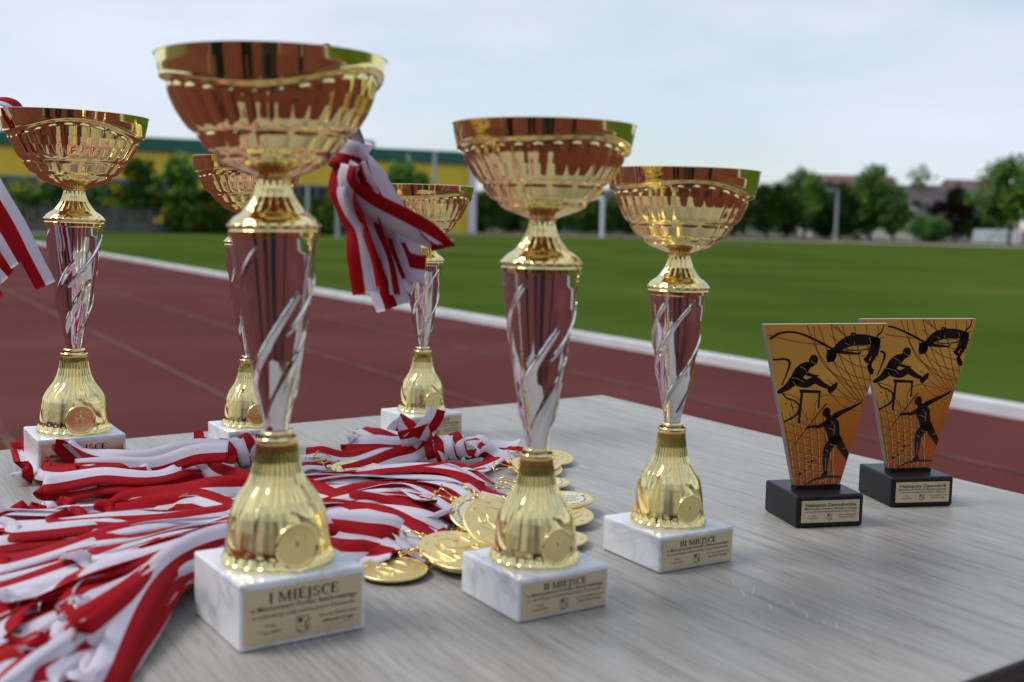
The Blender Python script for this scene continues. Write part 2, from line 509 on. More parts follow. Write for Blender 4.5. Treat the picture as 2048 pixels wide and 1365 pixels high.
def tree(label, x, y, h, rad, leaves, trunk_h=None, name='leafy_tree', bare=False, n=64, seed=0, group=None, dens=62, squash=1.0, low=.25):
    r_ = random.Random(seed * 31 + 5)
    t = empty(name, (x, y, 0), r_.uniform(0, 6), label=label, cat='tree' if h >= 2.6 else 'bush', group=group)
    th = trunk_h or h * .75
    tb = MB()
    P = [(r_.uniform(-.05, .05) * h * i / 6 * .6, r_.uniform(-.05, .05) * h * i / 6 * .6, th * i / 6 - .02) for i in range(7)]
    tb.tube(smoothcurve(P, 12), np.linspace(h * .024, h * .008, 12), 7)
    for i in range(9 if not bare else 26):
        z0 = th * r_.uniform(.3, .95); a = r_.uniform(0, 2 * PI); L = rad * r_.uniform(.5, .95)
        q = [(0, 0, z0), (math.cos(a) * L * .5, math.sin(a) * L * .5, z0 + L * .5), (math.cos(a) * L * .8, math.sin(a) * L * .8, z0 + L * (1.1 if bare else .8))]
        tb.tube(smoothcurve(q, 6), np.linspace(h * .009, h * .003, 6), 5)
    tb.build('trunk', M['bark'], t)
    V, F, mi = [], [], []
    for c in range(n if not bare else 22):
        a = r_.uniform(0, 2 * PI); u = r_.uniform(-1, 1); rr = r_.uniform(.35, 1.0) ** .5
        s = math.sqrt(1 - u * u)
        zc = h * (low + 1) / 2; hz = h * (1 - low) / 2
        wob = .8 + .35 * math.sin(3 * a + seed) * s
        cx, cy, cz = rad * rr * s * math.cos(a) * wob, rad * rr * s * math.sin(a) * wob, zc + hz * rr * u * squash
        cr = rad * r_.uniform(.22, .40)
        mm = r_.choices(range(len(leaves)), [3, 2, 1][:len(leaves)])[0]
        for k in range(dens if not bare else 10):
            d = Vector((r_.gauss(0, 1), r_.gauss(0, 1), r_.gauss(0, .8))).normalized() * cr * r_.uniform(.3, 1.05)
            p = Vector((cx, cy, cz)) + d
            if p.z < .1: continue
            e1 = Vector((r_.gauss(0, 1), r_.gauss(0, 1), r_.gauss(0, 1))).normalized()
            e2 = e1.orthogonal().normalized()
            sz = r_.uniform(.11, .21) * (0.65 + rad * .16)
            b = len(V)
            V += [p - e1 * sz * 1.3, p + e2 * sz * .8, p + e1 * sz * 1.3, p - e2 * sz * .8]
            F.append((b, b + 1, b + 2, b + 3)); mi.append(mm)
    link('crown', mesh('crown', V, F, [M[l] for l in leaves], mi, smooth=False), t)
    return t
TL = [  # px, distance, height, radius, leaves, label
    (45, 66, 2.6, 1.5, ('leaf_mid', 'leaf_yellow', 'leaf_dark'), 'small yellow-green tree by the dark windows at the far left of the hall'),
    (125, 70, 3.4, 1.4, ('leaf_dark', 'leaf_mid', 'leaf_dark'), 'dark small tree behind the stem of the leftmost gold cup'),
    (215, 70, 2.8, 1.5, ('leaf_dark', 'leaf_mid', 'leaf_yellow'), 'low dark green tree just right of the leftmost cup stem'),
    (282, 69, 4.4, 1.25, ('leaf_mid', 'leaf_yellow', 'leaf_dark'), 'tall thin yellow-green tree before the hall between the two left cups'),
    (362, 69, 4.5, 1.6, ('leaf_light', 'leaf_mid', 'leaf_light'), 'bright green tree left of the half hidden gold cup'),
    (435, 70, 2.9, 1.7, ('leaf_dark', 'leaf_yellow', 'leaf_mid'), 'dark tree behind the half hidden gold cup'),
    (520, 73, 2.7, 1.9, ('leaf_dark', 'leaf_mid', 'leaf_yellow'), 'dark low tree behind the tallest cup'),
    (640, 76, 2.5, 2.0, ('leaf_mid', 'leaf_yellow', 'leaf_dark'), 'yellowish bush below the hall window beside the hanging ribbons'),
    (805, 88, 5.6, 1.7, ('leaf_mid', 'leaf_light', 'leaf_mid'), 'round green tree in front of the right end of the yellow hall'),
    (745, 84, 3.0, 2.4, ('leaf_dark', 'leaf_mid', 'leaf_dark'), 'dark bush hidden behind the hanging ribbon bunch'),
    (965, 125, 4.3, 3.2, ('leaf_dark', 'leaf_mid', 'leaf_dark'), 'dark tree clump right of the hall end, left of the second place cup'),
    (1085, 130, 4.0, 3.6, ('leaf_dark', 'leaf_dark', 'leaf_mid'), 'dark tree behind the neck of the second place cup'),
    (1180, 128, 4.4, 3.2, ('leaf_dark', 'leaf_mid', 'leaf_dark'), 'dark tree behind the white goal frame'),
    (1330, 135, 5.2, 4.0, ('leaf_dark', 'leaf_mid', 'leaf_dark'), 'dark tree behind the bowl of the third place cup'),
    (1450, 132, 4.6, 3.2, ('leaf_dark', 'leaf_mid', 'leaf_dark'), 'dark tree showing right beside the third place cup rim'),
    (1535, 126, 6.4, 3.0, ('leaf_dark', 'leaf_mid', 'leaf_dark'), 'round dark green tree at the left end of the right hand grove'),
    (1608, 126, 7.7, 2.7, ('leaf_mid', 'leaf_dark', 'leaf_mid'), 'tall green tree left of the lamp post in the right hand grove'),
    (1680, 128, 6.2, 3.2, ('leaf_dark', 'leaf_mid', 'leaf_dark'), 'lower dark tree directly behind the lamp post'),
    (1742, 126, 8.0, 2.7, ('leaf_mid', 'leaf_dark', 'leaf_light'), 'tallest pointed tree of the right hand grove'),
    (1788, 124, 5.4, 2.3, ('leaf_dark', 'leaf_mid', 'leaf_dark'), 'small tree at the right end of the right hand grove'),
    (1575, 133, 5.6, 3.4, ('leaf_dark', 'leaf_mid', 'leaf_dark'), 'dark tree filling the gap between the first two trees of the right hand grove'),
    (1648, 134, 5.8, 3.6, ('leaf_dark', 'leaf_mid', 'leaf_dark'), 'dark tree just left of the lamp post, behind its neighbours'),
    (1715, 134, 6.2, 3.4, ('leaf_dark', 'leaf_mid', 'leaf_dark'), 'dark tree just right of the lamp post, behind its neighbours'),
    (1260, 133, 4.6, 4.0, ('leaf_dark', 'leaf_mid', 'leaf_dark'), 'dark tree between the goal frame and the third place cup'),
    (1020, 132, 3.8, 3.6, ('leaf_dark', 'leaf_mid', 'leaf_dark'), 'low dark tree behind the bowl of the second place cup'),
    (2020, 92, 6.8, 3.2, ('leaf_mid', 'leaf_light', 'leaf_dark'), 'big light green tree above the advert boards at the right edge'),
    (2110, 100, 6.0, 3.4, ('leaf_dark', 'leaf_mid', 'leaf_dark'), 'dark tree cut by the right edge of the picture'),
    (1862, 118, 2.4, 2.2, ('leaf_dark', 'leaf_dark', 'leaf_mid'), 'low dark bush under the cream house'),
    (1962, 128, 3.0, 2.4, ('leaf_dark', 'leaf_mid', 'leaf_dark'), 'dark green bush beside the left end of the advert boards'),
]
for i, (px, D, h, r_, lv, lab) in enumerate(TL):
    x, y = ground(px, D)
    tree(lab, x, y, h, r_, lv, seed=i + 1, name='leafy_tree' if h >= 2.6 else 'bush', low=.30 if px > 2000 else .08 if h < 5 else .14)
x, y = ground(1910, 128)
tree('round dark purple leaved tree beside the cream house', x, y, 5.6, 2.5, ('leaf_purple', 'leaf_purple', 'leaf_dark'), seed=40, name='purple_leaved_tree', low=.1)
x, y = ground(1836, 150)
tree('thin nearly bare tree against the sky above the house roofs', x, y, 9.6, 2.4, ('leaf_dark', 'leaf_mid', 'leaf_dark'), seed=41, name='bare_tree', bare=True, trunk_h=8.6, low=.5)

def house(label, px, D, w, d, h, rh, wall, roof, rz, px_off=0):
    x, y = ground(px, D)
    t = empty('house', (x, y, 0), rz, label=label, cat='house')
    b = MB(); b.box((0, 0, h / 2), (w, d, h))
    b.prism([(-d / 2, 0), (d / 2, 0), (0, rh)], -w / 2, w / 2, lambda u, v, e: (e, u, h + v))
    b.build('wall', wall, t)
    rf = MB()
    for s in (-1, 1):
        L = math.hypot(d / 2 + .4, rh * (d / 2 + .4) / (d / 2))
        a = math.atan2(rh, d / 2)
        nx = [(-w / 2 - .3, s * (d / 2 + .4), h - rh * .4 / (d / 2) + .02), (w / 2 + .3, s * (d / 2 + .4), h - rh * .4 / (d / 2) + .02), (w / 2 + .3, 0, h + rh + .02), (-w / 2 - .3, 0, h + rh + .02)]
        rf.add(nx + [(p[0], p[1], p[2] + .2) for p in nx], [(0, 1, 2, 3), (7, 6, 5, 4), (0, 4, 5, 1), (1, 5, 6, 2), (2, 6, 7, 3), (3, 7, 4, 0)])
    ro = rf.build('roof', roof, t)
    c = MB(); c.box((w * .2, .8, h + rh + .1), (.7, .6, 1.4)); c.build('chimney', M['tile_red'], ro)
    for i in range(3):
        for z in ((1.6,) if h < 4 else (1.6, 4.3)):
            f = MB(); f.box((-w / 2 + w * (i + .5) / 3, -d / 2 - .02, z), (1.3, .1, 1.4))
            fo = f.build('window', M['white_wall'], t)
            p = MB(); p.box((-w / 2 + w * (i + .5) / 3, -d / 2 - .07, z), (1.1, .06, 1.2)); p.build('pane', M['glass_dark'], fo)
house('house with a brown red roof showing above the right hand grove', 1690, 175, 14, 10, 5.6, 3.6, M['grey_wall'], M['tile_red'], .1)
house('grey house with a dark roof right of the grove', 1828, 150, 9, 9, 4.2, 2.6, M['grey_wall'], M['tile_dark'], .5)
house('cream house behind the purple leaved tree', 1885, 158, 9, 9, 4.9, 2.4, M['cream_wall'], M['tile_dark'], -.3)
house('house with a red roof between the purple tree and the big right tree', 1945, 165, 9, 9, 5.4, 3.0, M['cream_wall'], M['tile_red'], .2)
house('pale low house behind the goal frame', 1150, 165, 12, 9, 3.4, 2.6, M['grey_wall'], M['tile_dark'], .15)
house('pale low house left of the right hand grove', 1500, 160, 12, 8, 3.2, 2.2, M['grey_wall'], M['tile_dark'], -.05)

def pole(label, px, D, h, r_, name='net_pole', cat='pole', lamp=False):
    x, y = ground(px, D)
    t = empty(name, (x, y, 0), 0, label=label, cat=cat)
    b = MB(); b.tube([(0, 0, -.01), (0, 0, h * .5), (0, 0, h)], [r_, r_ * .9, r_ * .8], 10); b.build('pole', M['pole'], t)
    b = MB(); b.box((0, 0, .03), (r_ * 4, r_ * 4, .06)); b.build('foot_plate', M['pole'], t)
    if lamp:
        b = MB(); b.box((-.5, 0, h + .02), (1.1, .3, .12)); b.build('lamp_head', M['pole'], t)
pole('grey pole just right of the tallest cup neck', 615, 66, 2.9, .12)
pole('grey pole behind the left side of the hanging ribbons', 675, 66, 2.6, .12)
pole('tall pole before the round tree at the right end of the hall', 815, 92, 6.4, .16)
pole('tall pole nearest the white corner of the hall', 868, 92, 6.6, .18)
pole('grey lamp post in the middle of the right hand grove', 1672, 100, 4.5, .14, name='lamp_post', cat='lamp post', lamp=True)
x, y = ground(1204, 95)
gt = empty('goal_frame', (x, y, 0), -.45, label='white goal frame on the far side of the field between two cups', cat='goal')
for s, nm in ((0, 'post'), (-5.0, 'post')):
    b = MB(); b.tube([(s, 0, 0), (s, 0, 3.3)], .16, 12); b.build('goal_post', M['ad_white'], gt)
b = MB(); b.tube([(-5.0, 0, 3.3), (0, 0, 3.3)], .12, 12); b.build('crossbar', M['ad_white'], gt)

bx, by = ground(1945, 118)
spec = [('white', 'ad_white', None, 'white advert board at the left end of the row'), ('white', 'ad_white', 'ad_green', 'white advert board with green print'),
        ('white', 'ad_white', 'ad_pink', 'white advert board with pinkish print'), ('red', 'ad_red', None, 'red advert board at the right edge of the picture')]
for i, (nm, mt, pr, lab) in enumerate(spec):
    t = empty('advert_board', (bx + .85 + i * 1.62, by - i * .25, 0), -.15, label=lab, cat='advert board', group='advert boards by the field')
    b = MB()
    if i == 0: b.prism([(-.8, .06), (.8, .06), (.8, 1.42), (-.5, 1.42), (-.68, 1.2)], -.05, .05, lambda u, v, e: (u, e, v))
    else: b.box((0, 0, .74), (1.58, .1, 1.36))
    b.build('board', M[mt], t)
    if pr:
        q = MB()
        for k in range(5): q.box((-.55 + .27 * k, -.055, .6 + .25 * ((k * 7) % 3)), (.2, .02, .3))
        q.build('print', M[pr], t)
    q = MB(); q.box((-.6, .2, .3), (.06, .5, .6)); q.box((.6, .2, .3), (.06, .5, .6)); q.build('support', M['pole'], t)

x, y = ground(1725, 140)
car = empty('parked_car', (x, y, 0), 1.2, label='small white car parked under the right hand grove', cat='car')
b = MB()
b.prism([(-1.9, .35), (1.9, .35), (1.95, .75), (1.15, .9), (-1.5, .95), (-1.95, .8)], -.82, .82, lambda u, v, e: (u, e, v))
bevel(b.build('body', M['car_white'], car), .06)
b = MB(); b.prism([(-1.45, .93), (1.1, .9), (.45, 1.42), (-1.1, 1.42)], -.7, .7, lambda u, v, e: (u, e, v)); bevel(b.build('cabin', M['glass_dark'], car), .05)
b = MB(); b.box((-.3, 0, 1.44), (1.4, 1.3, .05)); b.build('roof', M['car_white'], car)
for s in (-1.2, 1.2):
    for q in (-.8, .8):
        b = MB(); b.tube([(s, q - .1, .31), (s, q + .1, .31)], .31, 16); wh = b.build('wheel', M['rubber'], car)
        b = MB(); b.tube([(s, q - .11, .31), (s, q + .11, .31)], .18, 12); b.build('rim', M['pole'], wh)

# ------------------------------------------------------------------ table
C1 = np.array((.136, 1.666)); C2 = np.array((.624, .874))
E1 = np.array((.8146, .58))
C3, C4 = C1 - E1 * .98, C2 - E1 * .98
table = empty('table', (0, 0, 0), 0, label='table with a pale grey wood grain top carrying the cups and medals', cat='table')
def slab(poly, z0, z1):
    n = len(poly)
    V = [(x, y, z0) for x, y in poly] + [(x, y, z1) for x, y in poly]
    F = [tuple(range(n))[::-1], tuple(range(n, 2 * n))] + [(i, (i + 1) % n, n + (i + 1) % n, n + i) for i in range(n)]
    return V, F
quad = [C4, C2, C1, C3]
V, F = slab(quad, TZ - .03, TZ)
top = bevel(link('tabletop', mesh('tabletop', V, F, [M['wood'], M['wood_edge']], [1, 0, 1, 1, 1, 1], smooth=False), table), .0025, 2)
cen = sum(quad) / 4
V, F = slab([cen + (q - cen) * .985 for q in quad], TZ - .10, TZ - .032)
link('apron', mesh('apron', V, F, M['wood_edge'], smooth=False), table)
for q in quad:
    p = cen + (q - cen) * .92
    b = MB(); b.box((p[0], p[1], (TZ - .1) / 2), (.05, .05, TZ - .1 - .002), 0, math.atan2(E1[1], E1[0])); b.build('leg', M['steel_dark'], table)

# ------------------------------------------------------------------ lettering
FONT = bpy.data.curves.new('t', 'FONT').font
_cache = {}
def text_geo(s, size, bold=0.0, shear=0.0, width=None):
    """2D vertices/faces of a line of text centred on 0, baseline 0"""
    key = (s, bold, shear)
    if key not in _cache:
        cu = bpy.data.curves.new('line', 'FONT')
        cu.body = s; cu.size = 1.0; cu.align_x = 'CENTER'; cu.offset = bold; cu.shear = shear
        cu.resolution_u = 2; cu.fill_mode = 'FRONT'
        o = bpy.data.objects.new('line', cu); C.objects.link(o)
        dg = bpy.context.evaluated_depsgraph_get(); dg.update()
        me = bpy.data.meshes.new_from_object(o.evaluated_get(dg))
        V = np.array([v.co[:2] for v in me.vertices]); F = [tuple(p.vertices) for p in me.polygons]
        bpy.data.objects.remove(o); bpy.data.meshes.remove(me); bpy.data.curves.remove(cu)
        _cache[key] = (V, F)
    V, F = _cache[key]
    V = V * size
    if width is not None:
        k = width / (V[:, 0].max() - V[:, 0].min())
        V = V * np.array((k, 1))
    return V, F
def serif(s, cap):
    """bold serif capitals for the big line, built from bars, serifs and arcs; centred, baseline 0"""
    polys = []; x = 0.0
    th, tn, sf = .20, .085, .08
    def bar(x0, x1, y0, y1): polys.append([(x0, y0), (x1, y0), (x1, y1), (x0, y1)])
    def arc(cx, cy, rx, ry, a0, a1, n=14, w0=.17, w1=.17):
        o, i = [], []
        for k in range(n + 1):
            a = R(a0 + (a1 - a0) * k / n)
            w = tn + (w0 - tn) * abs(math.cos(a))
            o.append((cx + rx * math.cos(a), cy + ry * math.sin(a))); i.append((cx + (rx - w) * math.cos(a), cy + (ry - tn * 1.2) * math.sin(a)))
        for k in range(n): polys.append([o[k], o[k + 1], i[k + 1], i[k]])
    for ch in s:
        if ch == ' ': x += .34; continue
        if ch == 'I':
            bar(x + .07, x + .07 + th, 0, 1); bar(x, x + .34, 0, sf); bar(x, x + .34, 1 - sf, 1); x += .42
        elif ch == 'M':
            bar(x + .06, x + .06 + tn, 0, 1); bar(x + .78, x + .78 + th, 0, 1)
            polys.append([(x + .06, 1), (x + .06 + th, 1), (x + .53, .12), (x + .43, .0)]); polys.append([(x + .43, 0), (x + .53, 0), (x + .86, 1), (x + .78, 1)])
            bar(x, x + .24, 0, sf); bar(x + .70, x + 1.06, 0, sf); bar(x, x + .2, 1 - sf, 1); bar(x + .84, x + 1.06, 1 - sf, 1); x += 1.14
        elif ch == 'E':
            bar(x + .07, x + .07 + th, 0, 1); bar(x, x + .66, 0, sf); bar(x, x + .64, 1 - sf, 1); bar(x + .2, x + .5, .48, .48 + sf)
            bar(x + .6, x + .67, 0, .26); bar(x + .58, x + .65, .76, 1); bar(x + .47, x + .52, .38, .66); x += .74
        elif ch == 'J':
            bar(x + .12, x + .12 + th, -.05, 1); bar(x + .04, x + .40, 1 - sf, 1)
            arc(x + .05, -.03, .27, .22, -100, 0); polys.append([(x - .05, -.25), (x + .03, -.25), (x + .03, -.12), (x - .05, -.12)]); x += .48
        elif ch == 'S':
            arc(x + .30, .745, .28, .275, 60, 270); arc(x + .30, .265, .30, .285, -150, 90)
            bar(x + .45, x + .52, .72, .98); bar(x + .02, x + .09, .0, .28); x += .68
        elif ch == 'C':
            arc(x + .42, .5, .40, .52, 50, 310, 20, .2); bar(x + .62, x + .69, .66, 1.0); x += .78
    V, F = [], []
    for p in polys:
        b = len(V); V += p; F.append(tuple(range(b, b + len(p))))
    V = np.array(V); V[:, 0] -= x / 2
    return V * cap, F
def crest(w, h):
    """small heraldic shield: outline, chequered diagonal band, dark heart shape and a standing figure"""
    V, F = [], []
    def poly(p):
        b = len(V); V.extend(p); F.append(tuple(range(b, b + len(p))))
    S = [(-.5, .5), (.5, .5), (.5, -.15), (.42, -.32), (.25, -.44), (0, -.52), (-.25, -.44), (-.42, -.32), (-.5, -.15)]
    for i in range(len(S)):
        a, b = np.array(S[i]), np.array(S[(i + 1) % len(S)])
        poly([tuple(a), tuple(b), tuple(b * .90), tuple(a * .90)])
    for k in range(6):
        for q in range(2):
            if (k + q) % 2: continue
            u = -.42 + k * .145
            c = np.array((u + q * .09, u * .95 - q * .09 + .03))
            poly([tuple(c + d) for d in ((-.07, 0), (0, -.07), (.07, 0), (0, .07))])
    poly([(-.38, .36), (-.26, .42), (-.18, .34), (-.08, .41), (.0, .34), (-.06, .2), (-.2, .04), (-.34, .2)])
    poly([(.2, .1), (.28, .14), (.33, .05), (.3, -.1), (.34, -.3), (.2, -.34), (.22, -.12)])
    return np.array(V) * np.array((w, h)), F
def lettering(pw, ph, title, title_serif, l2, l3, sign=False):
    """all printed marks of one plate in plate coordinates (u right, v up), as a list of (V, F)"""
    out = []
    def put(VF, u, v): out.append((VF[0] + np.array((u, v)), VF[1]))
    if title_serif: sv = serif(title, ph * .185); put((sv[0] * np.array((1.28, 1)), sv[1]), 0, ph * .225)
    else: put(text_geo(title, ph * .215, .016, 0, pw * .88), 0, ph * .235)
    put(text_geo(l2, ph * .125, .012, 0, pw * .90), 0, ph * .095)
    put(text_geo(l3, ph * .115, .002, 0, pw * .88), 0, -ph * .035)
    put(text_geo('Sucha,', ph * .09, .002, .2), -pw * .29, -ph * .205)
    put(text_geo('7 maja 2026 r.', ph * .09, .002, .2, pw * .20), -pw * .29, -ph * .325)
    put(text_geo('Starosta Białobrzeski', ph * .085, .002, 0, pw * .33), pw * .29, -ph * .185)
    put(text_geo('Sylwester Korgul', ph * .09, .014, .25, pw * .28), pw * .29, -ph * .30)
    c = crest(ph * .25, ph * .32); put(c, -pw * .015, -ph * .265)
    if sign:
        P = smoothcurve([(-.12, -.02), (-.09, .03), (-.1, -.05), (-.05, .03), (-.03, -.02), (.0, .015), (.05, .02), (.13, .03)], 40) * pw
        V, F = [], []
        for i, p in enumerate(P): V += [(p[0], p[1] - .00012), (p[0], p[1] + .00012)]
        for i in range(len(P) - 1): F.append((2 * i, 2 * i + 2, 2 * i + 3, 2 * i + 1))
        put((np.array(V), F), pw * .29, -ph * .40)
    return out
def plate_on(parent, pw, ph, y, zc, title, title_serif, l2, l3, mt, sign=False, th=.0006):
    b = MB(); b.box((0, y - th / 2, zc), (pw, th, ph))
    p = b.build('name_plate', mt, parent)
    q = MB()
    for V, F in lettering(pw, ph, title, title_serif, l2, l3, sign):
        q.add([(u, y - th - .00012, zc + v) for u, v in V], F)
    q.build('lettering', M['ink'], p)
    return p

# ------------------------------------------------------------------ trophy cups
ZB = np.array((0, .0285, .1033, .2189, .2523, .3146))       # heights of base top, foot top, stem top, neck, rim (middle size)
SIZES = {
    'tall': dict(s=.0802, t=.0406, z=(0, .0406, .121, .2393, .2732, .3442), bowl=.0672, stem=.0264, bell=.0349),
    'mid':  dict(s=.0713, t=.0285, z=(0, .0285, .1033, .2189, .2523, .3130), bowl=.0588, stem=.0259, bell=.0305),
    'low':  dict(s=.0706, t=.0272, z=(0, .0272, .1032, .2003, .2290, .2915), bowl=.0562, stem=.0219, bell=.0288)}
def lathe(name, Rf, Zs, nth, mt, th0=0.0, post=None, attr=None):
    th = np.linspace(0, 2 * PI, nth, endpoint=False)
    T, Z = np.meshgrid(th, Zs, indexing='ij')
    Rr, Zz = Rf(T, Z)
    X, Y = Rr * np.cos(T), Rr * np.sin(T)
    P = np.stack([X, Y, Zz], -1)
    if post: P = post(P, T)
    n, k = P.shape[:2]
    V = P.reshape(-1, 3)
    idx = np.arange(n * k).reshape(n, k)
    a, b = idx, np.roll(idx, -1, 0)
    F = np.stack([a[:, :-1], b[:, :-1], b[:, 1:], a[:, 1:]], -1).reshape(-1, 4)
    me = bpy.data.meshes.new(name)
    me.from_pydata(V.tolist(), [], F.tolist())
    me.materials.append(mt)
    me.polygons.foreach_set('use_smooth', [True] * len(me.polygons))
    if attr:
        at_ = me.attributes.new('rib', 'FLOAT', 'POINT')
        at_.data.foreach_set('value', attr(T, Z).reshape(-1).astype(np.float32))
    me.update()
    return me
def sstep(x, a, b):
    t = np.clip((x - a) / (b - a), 0, 1)
    return t * t * (3 - 2 * t)
CUPMESH = {}
def cup_meshes(kind):
    if kind in CUPMESH: return CUPMESH[kind]
    S = SIZES[kind]
    zmap = lambda z: np.interp(z, ZB, S['z'])
    kb, ks, kl = S['bowl'] / .0590, S['stem'] / .0259, S['bell'] / .0307
    D = {}
    # marble block
    b = MB(); b.box((0, 0, S['t'] / 2 + .0002), (S['s'], S['s'], S['t'] - .0004))
    D['base'] = b.mesh('marble_base', M['marble'])
    # bell shaped foot
    prof = [(.0283, .0306), (.0307, .0307), (.0320, .0298), (.0358, .0284), (.0444, .0274), (.0500, .0268), (.057, .0256), (.0615, .0240), (.0651, .0221), (.0690, .0194), (.0736, .0163), (.0790, .0141), (.0861, .0124), (.0920, .0115), (.0972, .0111), (.0975, .0112), (.0990, .0112), (.0998, .0106)]
    Zs = np.r_[np.linspace(.0283, .036, 14), np.linspace(.0366, .0972, 70), [.0974, .0978, .0984, .0990, .0995, .0998]]
    def Rf(T, Z):
        r = interp(Z, prof) * kl
        fl = np.abs(np.cos(16 * T)) ** .8
        end = .058 + .008 * np.sin(5 * T + 1) + .006 * np.sin(11 * T) + .003 * np.sin(17 * T + 2)
        r = r - .0016 * kl * (1 - fl) * sstep(Z, end, end + .010) * (1 - sstep(Z, .0965, .0972))
        lo = np.abs(np.cos(13 * T)) ** .7
        r = r - .0014 * kl * (1 - lo) * sstep(Z, .0300, .0315) * (1 - sstep(Z, .0345, .0385 + .002 * np.sin(7 * T)))
        # three swirling smooth grooves
        g_ = np.exp(-((np.mod(T * 3 / (2 * PI) + (Z - .045) * 18, 1) - .5) / .06) ** 2)
        r = r - .0009 * kl * g_ * (1 - sstep(Z, .056, .064)) * sstep(Z, .038, .044)
        return r, zmap(Z)
    er, ed, ez = .0115 * kl, .0266 * kl, float(zmap(.0425))
    def post(P, T):
        X, Y, Z = P[..., 0], P[..., 1], P[..., 2]
        ins = (X ** 2 + (Z - ez) ** 2 < (er * 1.04) ** 2) & (Y < 0)
        P[..., 1] = np.where(ins & (Y < -ed), -ed, Y)
        return P
    def rib(T, Z):
        return ((sstep(Z, .038, .042) * (1 - sstep(Z, .058, .066))) * (.35 + .65 * (np.sin(3 * T + 2.2) > -.3)))
    D['bell'] = lathe('bell_foot', Rf, Zs, 256, M['ribbed'], post=post, attr=rib)
    # emblem: rim ring, disc and raised torch-like figure in relief (faces -y)
    q = MB()
    q.tube([(er * math.cos(a), -ed - .0002, ez + er * math.sin(a)) for a in np.linspace(0, 2 * PI, 48, endpoint=False)], .0010 * kl, 8, closed=True)
    D['emblem_ring'] = q.mesh('emblem_ring', M['gold'])
    q = MB()
    N = 48
    V = [(er * .96 * math.cos(2 * PI * i / N), -ed - .0001, ez + er * .96 * math.sin(2 * PI * i / N)) for i in range(N)]
    q.add(V, [tuple(range(N))])
    e = er
    y0 = -ed + .00015
    q.tube([(0, y0, ez - e * .72), (0, y0, ez - e * .3), (0, y0, ez + e * .22), (0, y0, ez + e * .34)], [e * .04, e * .05, e * .07, e * .03], 8)
    q.tube([(e * .09 * math.cos(a), y0, ez + e * .50 + e * .12 * math.sin(a)) for a in np.linspace(0, 2 * PI, 14, endpoint=False)], e * .04, 6, closed=True)
    for sg in (-1, 1):
        q.tube(smoothcurve([(sg * e * x, y0, ez + e * z) for x, z in ((.08, .12), (.30, .10), (.42, .34), (.36, .62))], 14), np.linspace(e * .045, e * .025, 14), 6)
        q.tube(smoothcurve([(sg * e * x, y0, ez + e * z) for x, z in ((.1, -.1), (.28, -.02), (.3, .2))], 10), e * .03, 6)
    D['emblem'] = q.mesh('emblem', M['gold_matt'])
    # collar under the stem
    def Rf(T, Z):
        r = interp(Z, [(.0995, .0080), (.1003, .0078), (.1008, .0088), (.1018, .0090), (.1026, .0090), (.1031, .0083), (.1036, .0068)]) * kl
        return r, zmap(Z)
    D['collar'] = lathe('collar', Rf, np.linspace(.0995, .1036, 16), 64, M['gold'])
    # silver stem with sweeping raised strokes
    sp = [(.1030, .0072), (.1080, .0080), (.1277, .0122), (.147, .0163), (.1665, .0194), (.1954, .0235), (.210, .0252), (.2189, .0259)]
    def Rf(T, Z):
        z = (Z - .1033) / .1156
        r = interp(Z, sp)
        d = np.zeros_like(r)
        for j, (t0, k, w0, w1, z0, z1, h) in enumerate((
                (-2.4, 4.4, .36, .09, .05, .74, .0016), (-.95, 4.0, .46, .08, .00, .58, .0016), (.75, 4.6, .36, .09, .08, .76, .0016),
                (2.1, 4.1, .44, .08, .02, .62, .0016),
                (-1.9, 4.6, .16, .13, .48, .98, .0012), (-.3, 4.2, .20, .11, .52, .99, .0013), (1.0, 4.6, .15, .12, .45, .97, .0012), (2.1, 4.3, .18, .12, .5, .98, .0012))):
            c = t0 + k * (z - .5) - 1.2 * (z - .5) ** 2 + .12 * np.sin(5 * z + j)
            u = np.mod(T - c + PI, 2 * PI) - PI
            w = w0 + (w1 - w0) * z
            s = u / w
            saw = np.where(s < 0, sstep(s, -.5, 0.0), np.clip(1 - s, 0, 1))
            d = np.maximum(d, h * saw * sstep(z, z0, z0 + .1) * (1 - sstep(z, z1 - .1, z1)))
        d -= .0007
        r = (r + d * np.interp(z, [0, .15, 1], [.35, .7, 1.0])) * ks
        return r, zmap(Z)
    D['stem'] = lathe('stem', Rf, np.linspace(.1030, .2189, 130), 224, M['silver'])
    # gold cap: ring, beads, fluted flare
    cp = [(.2180, .0262), (.2189, .0264), (.2222, .0264), (.2226, .0258), (.2232, .0256), (.2238, .0262), (.2254, .0264), (.2266, .0258), (.2290, .0238), (.2305, .0220), (.2318, .0200), (.2328, .0183), (.2345, .0170), (.2375, .0146), (.2420, .0116), (.2470, .0096), (.2510, .0086), (.2523, .0084)]
    Zs = np.r_[np.linspace(.2180, .2260, 26), np.linspace(.2264, .2335, 18), np.linspace(.234, .2523, 30)]
    def Rf(T, Z):
        r = interp(Z, cp)
        r = r + .0007 * np.maximum(0, np.cos(24 * T)) * np.exp(-((Z - .2252) / .0011) ** 2)
        fl = np.abs(np.cos(8 * T)) ** .7
        r = r - .0013 * (1 - fl) * sstep(Z, .2325, .2350) * (1 - sstep(Z, .2490, .2515))
        r = r * np.interp(Z, [.218, .236, .2523], [ks * 1.0, (ks + kb) / 2, kb])
        return r, zmap(Z)
    D['cap'] = lathe('cap', Rf, Zs, 240, M['gold'])
    # bowl: smooth wavy band above rounded flutes, two rows of lobes below
    ph = {'tall': .9, 'mid': 2.6, 'low': .2}[kind]
    bpa = [(0, 1.0), (.1, .984), (.2, .962), (.3, .940), (.4, .92), (1, .8)]
